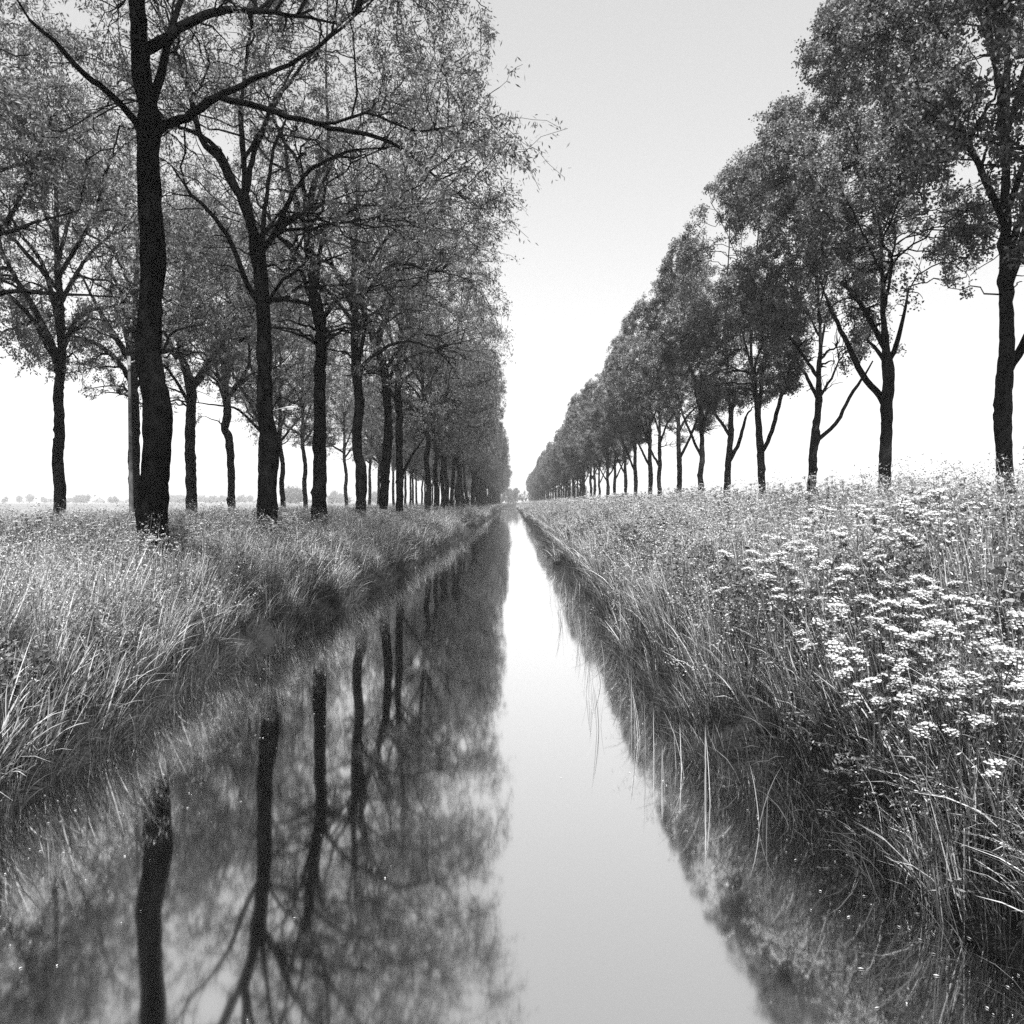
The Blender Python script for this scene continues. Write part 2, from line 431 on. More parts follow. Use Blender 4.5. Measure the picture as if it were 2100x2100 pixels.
def make_tree(name, seed, stem, limbs, crown, levels, leaf, mats, sprays=()):
    """stem: (k,4) x,y,z,r ; limbs: list of (k,4); crown: (centre, radii, clumps, spread); returns root Empty at origin"""
    rng = np.random.default_rng(seed)
    root = empty(name, (0, 0, 0))
    S = spline(stem, 0.07)
    jx = np.cumsum(rng.normal(size=(len(S), 2)) * 0.004, 0); S[:, :2] += jx - np.linspace(0, 1, len(S))[:, None] * jx[-1]
    mb = MB(); trunk_mesh(mb, S[:, :3], S[:, 3], rng)
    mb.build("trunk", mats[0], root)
    SK = Skeleton()
    zmin = crown[0][2] - crown[1][2]
    up = S[S[:, 2] > zmin + 0.2]
    if len(up) > 2: SK.add(up[::2, :3], up[::2, 3])
    bm_ = MB()
    for l in limbs:
        q = spline(l, 0.2)
        q[1:-1, :3] += rng.normal(size=(len(q) - 2, 3)) * 0.012
        tubes(bm_, q[None, :, :3], q[None, :, 3], 8)
        k = max(2, len(q) // 5)
        SK.add(q[k:, :3], q[k:, 3])
    c, r, clumps, spread = crown
    n2, n3, n4 = levels
    st = rng.integers(1 << 30)
    def targets(n, sd):
        rr = np.random.default_rng(st)                 # same clumps for each level
        d = nrm(rr.normal(size=(clumps, 3))); u = 0.35 + 0.65 * rr.random((clumps, 1)) ** 0.6
        cc = d * u
        r2 = np.random.default_rng(sd)
        j = r2.integers(0, clumps, n)
        p = cc[j] + r2.normal(size=(n, 3)) * spread
        qn = np.linalg.norm(p, axis=1)
        p = p * (np.minimum(qn, 1.0) / np.maximum(qn, 1e-6))[:, None]
        return np.asarray(c) + p * np.asarray(r)
    for (n, seg, rb, rt, dr, upn, ml, sides) in ((n2, 9, 0.055, 0.016, 0.25, 0.5, None, 6), (n3, 7, 0.024, 0.008, 0.35, 0.3, 2.6, 4)):
        T = targets(n, seed * 7 + n)
        if len(sprays) and seg == 7: T = np.concatenate([T] + [np.asarray(q)[None] + rng.normal(size=(3, 3)) * 0.3 for q in sprays])
        B, rad = connect(rng, SK, T, seg, rb, rt, dr, upn, ml)
        tubes(bm_, B, rad, sides)
        for b, q in zip(B, rad): SK.add(b[2:], q[2:])
    T = targets(n4, seed * 7 + 5)
    ax = np.interp(T[:, 2], S[:, 2], S[:, 0])
    hd = np.hypot(T[:, 0] - ax, T[:, 1])
    T = T[(hd > 1.5) | (T[:, 2] > c[2] + 0.3 * r[2])]        # the middle of the crown is bare wood
    for q in sprays: T = np.concatenate([T, np.asarray(q)[None] + rng.normal(size=(24, 3)) * np.array([0.40, 0.6, 0.26])])
    B, rad = connect(rng, SK, T, 5, 0.010, 0.004, 0.5, 0.0, leaf['twig'])
    tubes(bm_, B, rad, 3)
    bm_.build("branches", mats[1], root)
    lm = MB()
    leaves(lm, rng, B, leaf['per'], leaf['len'], leaf['wid'], leaf['off'], leaf.get('droop', 0.3))
    lm.build("crown", mats[2], root)
    return root

def px_path(pts, d, base, dy=0.0, bow=0.0):
    """pixels (x, y, width_px) of the 2100 px frame at distance d -> points in tree space, running dy metres in depth"""
    n = len(pts); out = []
    for i, (x, y, wpx) in enumerate(pts):
        t = i / max(1, n - 1)
        dd = d + dy * t + bow * math.sin(t * math.pi)
        out.append(((x - CX) * dd / F - base[0], dd - base[1], EYE + (CY - y) * dd / F - base[2], 0.5 * wpx * d / F))
    return out

ASH = (M_BARK, M_TWIG, M_ASH)
ELM = (M_BARK2, M_TWIG, M_ELM)
ASHLEAF = dict(per=19, len=0.125, wid=0.04, off=0.07, twig=1.1, droop=0.5)
ELMLEAF = dict(per=56, len=0.09, wid=0.062, off=0.085, twig=0.75, droop=0.3)
ORD = ["first", "second", "third", "fourth", "fifth", "sixth", "seventh", "eighth", "ninth", "tenth", "eleventh", "twelfth"]

def rand_limbs(rng, stem, c, r, n, r0, lo=0.35, spread=0.75):
    """limbs leaving the upper stem and arching out through the crown"""
    S = spline(stem, 0.15); out = []
    zs = S[:, 2]; a0 = rng.random() * 6.28
    for i in range(n):
        zt = crown_z = c[2] - r[2] + (0.1 + 0.65 * i / n) * r[2] * 1.2
        k = int(np.argmin(np.abs(zs - zt))); b = S[k]
        az = a0 + i * 2.4 + rng.normal() * 0.3
        rise = 0.35 + 0.5 * i / n
        L = spread * (0.8 + 0.3 * rng.random())
        e = np.array([c[0] + math.cos(az) * r[0] * L, c[1] + math.sin(az) * r[1] * L, min(b[2] + rise * 5.5 + rng.random(), c[2] + r[2] * 0.9)])
        m1 = b[:3] + (e - b[:3]) * 0.33 + np.array([0, 0, 0.5 + rng.random() * 0.5]) + rng.normal(size=3) * 0.15
        m2 = b[:3] + (e - b[:3]) * 0.68 + np.array([0, 0, 0.7 * rng.random()]) + rng.normal(size=3) * 0.25
        ra = min(r0 * (1 - 0.4 * i / n), b[3] * 0.75)
        out.append([(*b[:3], ra), (*m1, ra * 0.72), (*m2, ra * 0.48), (*e, 0.018)])
    return out

LEFT_X, BACK_X, RIGHT_X = -6.0, -16.4, 11.0
def base_at(px, lateral):
    d = F * lateral / (px - CX)
    return np.array([lateral, d, float(gz(lateral, d))])

# ---- the six nearest ashes of the left waterside row, traced
def left_tree(i, px, stem_px, limbs_px, label, crown_r=(5.5, 4.6, 5.9), cz=12.6, ox=0.1, seed=1, levels=(70, 420, 1900), extra=4, leaf=dict(ASHLEAF, per=22, len=0.095, wid=0.030), sprays=()):
    b = base_at(px, LEFT_X); d = b[1]
    st = px_path(stem_px, d, b)
    st = [(st[0][0] * 1.0, 0, -0.15, st[0][3] * 1.5), (st[0][0], 0, 0.22, st[0][3] * 1.12)] + [s for s in st if s[2] > 0.5]
    rng = np.random.default_rng(seed)
    top = st[-1]
    st += [(top[0] * 0.6, 0.3, min(top[2] + 3.0, 15.5), top[3] * 0.55), (top[0] * 0.4 + 0.2, 0.1, min(top[2] + 6, 17.2), 0.02)]
    limbs = [px_path(l, d, b, dy, bow) for (l, dy, bow) in limbs_px]
    c = (ox, 0, cz - b[2])
    limbs += rand_limbs(rng, st, c, crown_r, extra, 0.10, spread=0.7)
    sp = [px_path([(x, y, 1)], d + rng.uniform(-1.2, 0.8), b)[0][:3] for (x, y) in sprays]
    t = make_tree("ash_tree", seed, st, limbs, (c, crown_r, 44, 0.115), levels, leaf, ASH, sp)
    t.location = b
    return tag(t, label, "tree", "ash trees along the left bank")

T = {}
rngT = np.random.default_rng(4)
T[1] = left_tree(1, 315, [(313, 1105, 58), (318, 1000, 56), (322, 892, 56), (321, 828, 54), (310, 781, 50), (304, 729, 49), (310, 600, 44), (313, 538, 49), (305, 409, 45), (305, 305, 42), (304, 261, 46), (302, 215, 36), (292, 150, 36), (285, 60, 32), (282, -40, 28)],
    [([(298, 290, 20), (277, 246, 16), (253, 220, 14), (228, 197, 13), (202, 173, 13), (176, 152, 12), (130, 105, 10), (60, 40, 6)], -0.8, 0),
     ([(310, 285, 26), (336, 253, 20), (370, 246, 19), (398, 233, 18), (429, 209, 17), (461, 192, 14), (499, 173, 12), (525, 158, 11), (551, 150, 10), (640, 105, 8), (720, 40, 5)], 0.3, 0),
     ([(429, 207, 13), (450, 202, 13), (494, 212, 13), (538, 222, 13), (590, 238, 12), (650, 251, 11), (674, 262, 11), (752, 277, 10), (808, 296, 8), (860, 336, 6), (901, 369, 5), (938, 395, 4), (978, 426, 2)], 0.6, 0.2),
     ([(645, 250, 7), (690, 252, 6), (749, 234, 6), (798, 246, 5), (845, 268, 5), (892, 265, 4), (948, 256, 2)], -0.5, 0),
     ([(303, 222, 24), (318, 190, 20), (331, 150, 18), (345, 80, 14), (380, -20, 10)], 0.5, 0)],
    "thickest black trunk, first on the left bank, with a long limb over water", crown_r=(6.2, 3.8, 5.4), cz=14.4, ox=1.1, seed=11, levels=(60, 440, 2400), extra=3, sprays=[(880, 190), (930, 200), (985, 195), (1030, 300), (1000, 325), (960, 290), (890, 320), (1010, 390), (940, 430), (860, 400), (985, 250), (820, 200)])
T[2] = left_tree(2, 547, [(547, 1086, 36), (550, 910, 34), (543, 859, 32), (540, 755, 30), (540, 652, 27), (536, 590, 27), (528, 512, 28), (514, 460, 20), (502, 409, 19), (501, 380, 13), (499, 344, 12), (494, 279, 11), (492, 228, 10), (494, 189, 8)],
    [([(502, 412, 16), (481, 383, 17), (461, 344, 16), (447, 318, 15), (422, 300, 13), (409, 272, 12), (398, 235, 12), (391, 197, 11), (383, 171, 10), (375, 150, 9), (350, 80, 6)], -0.4, 0),
     ([(503, 400, 12), (510, 370, 12), (515, 331, 11), (528, 300, 10), (538, 272, 10), (546, 246, 9), (556, 215, 8), (577, 184, 6), (610, 120, 4)], 0.6, 0),
     ([(532, 525, 16), (541, 507, 14), (559, 484, 12), (577, 448, 11), (595, 404, 10), (603, 392, 9), (637, 349, 8), (690, 321, 7), (752, 305, 4), (820, 300, 2)], -0.6, 0),
     ([(538, 505, 11), (541, 448, 10), (546, 409, 9), (554, 357, 8), (561, 305, 7), (577, 266, 6), (587, 243, 4)], 0.9, 0),
     ([(536, 625, 13), (523, 611, 11), (499, 564, 11), (484, 523, 10), (468, 486, 9), (442, 448, 8), (414, 417, 7), (391, 398, 6), (352, 340, 3)], -0.9, 0)],
    "second black trunk of the left waterside row, forked high with a drooping limb", seed=12, extra=3, sprays=[(990, 470), (940, 520), (1000, 560), (900, 470), (1030, 420), (850, 500)])
T[3] = left_tree(3, 650, [(650, 1083, 34), (653, 985, 28), (655, 881, 26), (654, 778, 24), (657, 700, 22), (656, 678, 21), (652, 647, 25), (641, 569, 22), (632, 492, 20), (630, 460, 16), (640, 398, 12), (652, 358, 10), (674, 320, 8)],
    [([(630, 470, 13), (618, 445, 12), (603, 398, 10), (590, 350, 8), (585, 290, 5)], -0.7, 0),
     ([(656, 655, 14), (668, 644, 12), (690, 616, 10), (721, 588, 10), (767, 563, 9), (814, 544, 8), (845, 543, 6), (876, 554, 5), (907, 557, 3), (950, 570, 2)], -0.6, 0),
     ([(634, 500, 10), (660, 470, 9), (700, 440, 8), (760, 420, 6), (830, 430, 3)], 0.5, 0),
     ([(640, 560, 10), (610, 520, 9), (580, 490, 7), (540, 470, 4)], 0.9, 0)],
    "third black trunk from the camera in the left waterside row, leaning left near its top", seed=13, extra=4, sprays=[(960, 590), (1010, 610), (1005, 680), (950, 650), (900, 620)])
T[4] = left_tree(4, 738, [(739, 1054, 21), (741, 1010, 23), (741, 959, 22), (735, 933, 19), (733, 881, 19), (738, 829, 19), (734, 777, 18), (732, 726, 20), (728, 700, 15), (730, 640, 14), (727, 600, 12), (728, 554, 10)],
    [([(736, 765, 12), (742, 752, 10), (765, 731, 8), (796, 710, 7), (840, 700, 5), (890, 715, 3)], -0.5, 0),
     ([(729, 650, 10), (712, 600, 9), (690, 560, 7), (670, 500, 4)], 0.5, 0),
     ([(728, 620, 9), (760, 590, 8), (800, 560, 6), (860, 545, 3)], -0.4, 0)],
    "fourth trunk from the camera in the left waterside row, wavy with a burl low down", seed=14, extra=5, sprays=[(940, 720), (1000, 740), (960, 790), (1020, 690)])
T[5] = left_tree(5, 786, [(786, 1052, 18), (788, 1000, 18), (790, 959, 20), (795, 881, 17), (793, 829, 16), (790, 777, 17), (778, 726, 16), (766, 700, 16), (761, 678, 14), (750, 647, 12), (742, 600, 9)],
    [([(792, 790, 10), (812, 752, 8), (835, 735, 7), (880, 722, 5), (930, 735, 3)], -0.5, 0),
     ([(772, 712, 10), (790, 660, 9), (815, 610, 7), (860, 580, 4)], 0.6, 0)],
    "fifth trunk from the camera in the left waterside row, leaning left above its bend", seed=15, extra=5)
T[6] = left_tree(6, 817, [(819, 1047, 16), (818, 959, 15), (817, 907, 15), (818, 855, 15), (814, 803, 13), (816, 752, 12), (819, 700, 11), (824, 640, 9), (828, 590, 7)],
    [([(818, 985, 6), (830, 960, 6), (845, 935, 5), (868, 900, 3)], 0.2, 0),
     ([(816, 780, 9), (838, 740, 8), (870, 700, 6), (915, 690, 3)], -0.4, 0)],
    "sixth trunk of the left waterside row, straight with a thin low side branch", seed=16, extra=6)

# ---- prototypes for the rest of the left rows
def ash_proto(seed, lean, fork=True, levels=(60, 360, 2200)):
    rng = np.random.default_rng(seed)
    st = [(0, 0, -0.15, 0.27), (0, 0, 0.3, 0.22)]
    x = y = 0.0
    for k in range(1, 7):
        x += rng.normal() * 0.10 + lean * 0.08; y += rng.normal() * 0.08
        st.append((x, y, 0.3 + k * 1.15, 0.21 - 0.012 * k))
    st += [(x + lean * 0.6, y, 10, 0.10), (x + lean, y, 13, 0.06), (x + lean, y, 16, 0.02)]
    c = (x * 0.5 + 0.1, 0, 11.4); r = (5.5, 4.6, 6.2)
    limbs = rand_limbs(rng, st, c, r, 9, 0.11, spread=0.8)
    if fork:
        s = 1 if rng.random() > 0.5 else -1
        limbs.append([(*st[6][:3], 0.14), (x + s * 0.9, y + 0.2, 8.0, 0.10), (x + s * 2.0, y + 0.4, 10.0, 0.07), (x + s * 3.0, y, 12.8, 0.03)])
    return make_tree("ash_tree", seed, st, limbs, (c, r, 40, 0.12), levels, dict(ASHLEAF, len=0.15, wid=0.05), ASH)
PROTO_L = [ash_proto(31, 0.2), ash_proto(32, -0.3), ash_proto(33, 0.0, False), ash_proto(34, 0.4)]
used = set()
def place(protos, rng, loc, s, label, group, k=None, rz=None):
    k = rng.integers(len(protos)) if k is None else k
    p = protos[k]
    if id(p) in used: o = copy_tree(p)
    else: o = p; used.add(id(p))
    o.location = loc; o.scale = (s, s, s * rng.uniform(0.96, 1.05))
    o.rotation_euler = (0, 0, rng.uniform(-0.5, 0.5) + (math.pi if rng.random() < 0.5 else 0) if rz is None else rz)
    return tag(o, label, "tree", group)

# the row goes on beside and behind the camera; only its shade reaches the picture
for d, lab in ((7.35, "ash beside the camera at the left, above the top of the view"),):
    zc = 13.6; st = [(0, 0, -0.15, 0.28), (0, 0, 0.3, 0.23), (0.1, 0, 4, 0.2), (-0.05, 0, 8, 0.17), (0, 0, 12, 0.1), (0, 0, 17, 0.02)]
    if d > 5:
        b = np.array([LEFT_X - 0.6, d, float(gz(LEFT_X - 0.6, d))]); c = (0, -0.6, zc - b[2]); r = (5.0, 3.2, 5.6)
        o = make_tree("ash_tree", 30, st, rand_limbs(np.random.default_rng(30), st, c, r, 8, 0.1, spread=0.7), (c, r, 40, 0.12), (60, 360, 2000), ASHLEAF, ASH)
        o0 = o
    else: o = copy_tree(o0); o.rotation_euler = (0, 0, d)
    o.location = (LEFT_X - 0.6, d, float(gz(LEFT_X - 0.6, d))); tag(o, lab, "tree", "ash trees along the left bank")
rng = np.random.default_rng(5)
front = [873, 889, 904.5, 915, 926, 935.6, 942]
dist = [F * LEFT_X / (p - CX) for p in front]
while dist[-1] < 380: dist.append(dist[-1] + rng.uniform(5.4, 6.4))
for i, d in enumerate(dist):
    x = LEFT_X + rng.normal() * 0.12
    lab = (ORD[i + 6] + " trunk of the left waterside row" + [", forked at mid height", ", slim and upright", ", slender beside its neighbour", ", dark with a crooked stem", ", thin and dark", ", thin in the row"][i]) if i < 6 else "one of the tiny far ashes where the left waterside row closes toward the vanishing point"
    place(PROTO_L, rng, (x, d, float(gz(x, d))), rng.uniform(0.87, 1.05), lab, "ash trees along the left bank" if i < 6 else "far ashes of the left waterside row")

# second row, beyond the lamp posts
BACK = (M_BARK, M_TWIG, M_ASH)
def back_tree(px, stem_px, limbs_px, label, seed):
    b = base_at(px, BACK_X); d = b[1]
    st = px_path(stem_px, d, b)
    st = [(st[0][0], 0, -0.15, st[0][3] * 1.2)] + st
    top = st[-1]
    st += [(top[0] * 0.8, 0.2, top[2] + 3.0, top[3] * 0.5), (top[0] * 0.7, 0.1, min(top[2] + 6, 17), 0.02)]
    limbs = [px_path(l, d, b, dy, 0) for (l, dy) in limbs_px]
    rng = np.random.default_rng(seed)
    c = (0, 0, 11.6); r = (5.4, 4.4, 6.3)
    limbs += rand_limbs(rng, st, c, r, 5, 0.10, spread=0.75)
    t = make_tree("ash_tree", seed, st, limbs, (c, r, 40, 0.12), (60, 360, 2100), dict(ASHLEAF, len=0.15, wid=0.05), BACK)
    t.location = b
    return tag(t, label, "tree", "ash trees of the row behind the lamp posts")
back_tree(277, [(277, 1040, 20), (275, 940, 21), (279, 860, 18), (275, 800, 18), (271, 740, 17), (276, 690, 13), (279, 640, 11), (280, 570, 8)],
    [([(271, 745, 14), (250, 712, 12), (222, 668, 11), (205, 640, 9), (190, 610, 6), (170, 570, 4)], -0.5), ([(269, 785, 11), (248, 750, 10), (215, 716, 9), (180, 698, 7), (140, 688, 4)], -0.8), ([(274, 720, 10), (262, 690, 9), (258, 640, 7), (262, 590, 4)], 0.6)],
    "dark trunk behind the lamp pole beside the thick first tree on the left", 41)
back_tree(392, [(392, 1048, 22), (391, 960, 21), (390, 900, 20), (393, 830, 20), (390, 785, 20), (378, 745, 15), (369, 690, 13), (371, 640, 11), (374, 590, 9)],
    [([(396, 792, 14), (408, 780, 12), (430, 750, 11), (452, 725, 10), (480, 708, 8), (520, 680, 5)], -0.4), ([(448, 728, 9), (465, 690, 8), (480, 655, 7), (492, 615, 4)], 0.5), ([(367, 690, 8), (350, 655, 7), (330, 635, 5)], -0.5), ([(362, 735, 8), (345, 716, 6), (325, 710, 4)], 0.4), ([(373, 665, 8), (395, 640, 7), (425, 615, 4)], 0.6)],
    "tree with a clear Y fork between the first and second big left trunks, back row", 42)
back_tree(475, [(476, 1043, 16), (475, 960, 15), (471, 900, 15), (463, 880, 15), (468, 850, 16), (466, 820, 14), (462, 785, 12), (460, 740, 9)],
    [([(468, 820, 9), (480, 795, 8), (500, 770, 7), (512, 740, 6), (508, 690, 4)], -0.5), ([(463, 800, 8), (448, 770, 7), (440, 740, 6)], 0.4), ([(464, 790, 7), (475, 750, 6), (492, 700, 4)], 0.5)],
    "slim crooked back row tree just left of the second big left trunk", 43)
PROTO_B = [ash_proto(51, 0.2, levels=(55, 330, 1900)), ash_proto(52, -0.3, levels=(55, 330, 1900)), ash_proto(53, 0.0, False, levels=(55, 330, 1900))]
rng = np.random.default_rng(6)
nb = [(119, "back row tree at the left edge of the view"), (-120, "nearest back row tree, out at the far left")]
for k, (p, lab) in enumerate(nb):
    b = base_at(p, BACK_X); place(PROTO_B, rng, b, 1.0, lab, "ash trees of the row behind the lamp posts", k)
bp = [531, 581, 627, 711, 757, 775]
bl = ["back row tree half hidden behind the second big left trunk", "back row tree with a lamp arm in front of its stem", "back row tree close on the left of the third big left trunk", "back row tree with a leaning foot left of the fourth left trunk", "thin back row tree between the fourth and fifth left trunks", "thin back row tree hugging the fifth left trunk"]
for p, lab in zip(bp, bl):
    b = base_at(p, BACK_X); place(PROTO_B, rng, b, 0.95, lab, "ash trees of the row behind the lamp posts")
d = F * BACK_X / (775 - CX) + 5.8
while d < 330:
    x = BACK_X + rng.normal() * 0.15
    place(PROTO_B, rng, (x, d, float(gz(x, d))), rng.uniform(0.9, 1.0), "one of the far back row ashes seen between the waterside trunks", "far ashes of the back row")
    d += rng.uniform(5.3, 6.3)

# ---- right row of elms
def right_tree(px, stem_px, limbs_px, label, seed, levels=(80, 440, 1700)):
    b = base_at(px, RIGHT_X); d = b[1]
    st = px_path(stem_px, d, b)
    st = [(st[0][0], 0, -0.15, st[0][3] * 1.25), (st[0][0], 0, 0.2, st[0][3] * 1.08)] + [s for s in st if s[2] > 0.4]
    top = st[-1]
    st += [(top[0] * 0.7, 0.2, top[2] + 3.0, top[3] * 0.55), (0.1, 0.1, 15.0, 0.03)]
    limbs = [px_path(l, d, b, dy, 0) for (l, dy) in limbs_px]
    rng = np.random.default_rng(seed)
    c = (-0.1, 0, 10.2); r = (3.6, 3.2, 5.6)
    limbs += rand_limbs(rng, st, c, r, 6, 0.09, spread=0.7)
    t = make_tree("elm_tree", seed, st, limbs, (c, r, 26, 0.125), levels, ELMLEAF, ELM)
    t.location = b
    return tag(t, label, "tree", "elm trees along the right bank")
right_tree(1813, [(1813, 1010, 24), (1813, 960, 24), (1815, 910, 23), (1817, 859, 23), (1815, 832, 22), (1818, 800, 22), (1819, 755, 24), (1816, 725, 18), (1812, 678, 12), (1808, 620, 9)],
    [([(1812, 825, 16), (1804, 812, 15), (1786, 789, 14), (1760, 755, 13), (1740, 709, 11), (1724, 678, 10), (1709, 647, 8), (1690, 600, 5)], 0.4), ([(1820, 745, 13), (1833, 720, 11), (1843, 690, 10), (1852, 650, 7), (1862, 600, 4)], -0.4), ([(1815, 745, 9), (1800, 720, 8), (1780, 700, 5)], -0.6)],
    "nearest right bank tree with a full trunk in view and a strong limb rising left", 61)
right_tree(1664, [(1664, 1000, 17), (1665, 936, 16), (1670, 903, 19), (1671, 880, 14), (1674, 859, 14), (1677, 807, 12), (1677, 755, 10), (1680, 700, 7)],
    [([(1671, 905, 11), (1680, 898, 9), (1704, 880, 8), (1722, 856, 8), (1735, 828, 7), (1750, 802, 7), (1768, 776, 5), (1790, 740, 3)], -0.4), ([(1675, 815, 8), (1667, 797, 8), (1652, 768, 7), (1636, 745, 4)], 0.5), ([(1677, 820, 7), (1686, 807, 6), (1704, 776, 5), (1720, 740, 3)], 0.3)],
    "second right bank tree, with a thin low branch slanting up to the right", 62)
right_tree(1562, [(1562, 1000, 14), (1558, 923, 15), (1555, 885, 13), (1553, 846, 12), (1549, 807, 9), (1540, 740, 6)],
    [([(1560, 930, 10), (1566, 921, 9), (1579, 895, 9), (1590, 859, 9), (1600, 822, 8), (1616, 771, 7), (1626, 742, 5)], -0.5), ([(1555, 860, 9), (1560, 807, 8), (1563, 768, 7), (1568, 720, 4)], 0.4)],
    "third right bank tree, forked near its foot with a long right stem", 63)
right_tree(1494, [(1491, 1005, 13), (1495, 936, 13), (1499, 885, 11), (1499, 833, 10), (1495, 815, 8), (1490, 760, 5)],
    [([(1496, 945, 9), (1512, 916, 8), (1522, 885, 7), (1530, 854, 5)], -0.4), ([(1498, 895, 8), (1493, 887, 7), (1468, 851, 6), (1450, 822, 4)], 0.4)],
    "fourth right bank tree, with a thin right fork below its crown", 64)
def elm_proto(seed, levels=(70, 400, 1500)):
    rng = np.random.default_rng(seed)
    st = [(0, 0, -0.15, 0.24), (0, 0, 0.3, 0.20)]; x = 0.0
    for k in range(1, 5):
        x += rng.normal() * 0.08; st.append((x, rng.normal() * 0.05, 0.3 + k, 0.19 - 0.012 * k))
    st += [(x, 0, 7, 0.09), (x, 0, 10, 0.06), (x * 0.5, 0, 13.5, 0.02)]
    c = (0, 0, 9.8); r = (3.6, 3.1, 5.3)
    limbs = rand_limbs(rng, st, c, r, 8, 0.09, spread=0.7)
    s = 1 if rng.random() > 0.4 else -1
    limbs.append([(*st[4][:3], 0.10), (x + s * 0.7, 0.1, 4.6, 0.08), (x + s * 1.3, -0.1, 6.2, 0.06), (x + s * 1.9, 0, 8.2, 0.03)])
    return make_tree("elm_tree", seed, st, limbs, (c, r, 24, 0.125), levels, ELMLEAF, ELM)
PROTO_R = [elm_proto(71), elm_proto(72), elm_proto(73), elm_proto(74)]
rng = np.random.default_rng(8)
for d, lab in ((17.3, "dark near elm whose trunk stands at the right edge of the view"), (11.6, "nearest elm out to the right, its dark leaves filling the upper right corner"), (5.9, "elm beside the camera on the right bank, beyond the right edge of view")):
    place(PROTO_R, rng, (RIGHT_X, d, float(gz(RIGHT_X, d))), 1.02, lab, "elm trees along the right bank")
pr = [1433, 1387, 1352, 1330, 1303, 1280]
dist = [F * RIGHT_X / (p - CX) for p in pr]
while dist[-1] < 440: dist.append(dist[-1] + rng.uniform(5.0, 6.2))
for i, d in enumerate(dist):
    x = RIGHT_X + rng.normal() * 0.15
    lab = ORD[i + 4] + " tree counting back along the right bank, its short stem above the cow parsley" if i < 6 else "one of the hazy far elms merging into the end of the right row"
    place(PROTO_R, rng, (x, d, float(gz(x, d))), rng.uniform(0.84, 1.09), lab, "elm trees along the right bank" if i < 6 else "far elms of the right row")
for i in range(44):                                        # trees closing the vista, far beyond the end of the canal
    d = rng.uniform(440, 560); x = rng.uniform(-30, 50)
    place(PROTO_R, rng, (x, d, float(gz(x, d)) - 3.6), rng.uniform(0.75, 1.0), "one of the pale hazy trees closing the view beyond the canal's end", "hazy trees closing the vista")

# ---- small trees and farms on the horizon of the left field
def far_tree(seed):
    rng = np.random.default_rng(seed)
    root = empty("field_tree", (0, 0, 0))
    mb = MB(); tubes(mb, np.array([[(0, 0, -0.3), (0.1, 0, 2), (0, 0.1, 5)]]), np.array([[0.4, 0.3, 0.15]]), 7); mb.build("trunk", M_BARK, root)
    k = 16; cc = nrm(rng.normal(size=(k, 3))) * (0.4 + 0.5 * rng.random((k, 1))); n = 2200
    p = cc[rng.integers(0, k, n)] + rng.normal(size=(n, 3)) * 0.22
    p = np.array([0, 0, 5.2]) + p * np.array([4.6, 4.6, 4.2]); p[:, 2] = np.maximum(p[:, 2], 0.2)
    d = nrm(rng.normal(size=(n, 3))); e = nrm(np.cross(d, rng.normal(size=(n, 3))))
    v = np.stack([p, p + d * 0.35 + e * 0.25, p + d * 0.7, p + d * 0.35 - e * 0.25], 1)
    lm = MB(); lm.add(v.reshape(-1, 3), np.arange(n * 4).reshape(-1, 4), 0, False); lm.build("crown", M_ELM, root)
    return root
PROTO_F = [far_tree(81), far_tree(82)]
rng = np.random.default_rng(9)
spots = [(x, 900, 1.0) for x in (158, 166, 172, 178)] + [(227, 950, 0.8), (233, 950, 0.9), (240, 1000, 0.6)] + [(x, 1100, 1.2) for x in (352, 360, 368, 376)] + [(x, 1100, 1.1) for x in (410, 420, 430, 442, 452, 460, 470)] + [(490, 1000, 1.0), (500, 1000, 1.1), (512, 1050, 1.1)] + [(586, 560, 1.0), (596, 560, 1.3), (606, 560, 1.25), (614, 560, 0.9)] + [(680, 800, 1.2), (690, 800, 1.3), (700, 820, 1.1), (712, 800, 1.0), (770, 700, 1.1), (780, 700, 1.1)] + [(40, 1000, 1.0), (60, 1000, 1.2), (90, 1000, 0.9), (10, 900, 0.8)]
spots += [(rng.uniform(100, 860), rng.uniform(1150, 1500), rng.uniform(0.6, 1.2)) for _ in range(34)]
for (p, d, s) in spots:
    x = (p - CX) * d / F
    lab = "small low tree in the pale tree line at the edge of the fields" if d > 1140 else "small round tree in the hazy clump " + ("left of the far farmhouse" if p < 200 else "right of the far farmhouse" if p < 300 else "between the first left trunks" if p < 520 else "beyond the third left trunk" if p < 650 else "far beyond the left rows")
    o = place(PROTO_F, rng, (x, d, 1.05), s, lab, lab.replace("small round tree in the ", ""))
    if d > 1140: o.scale = (s * 2.2, s * 2.2, s * 0.75)

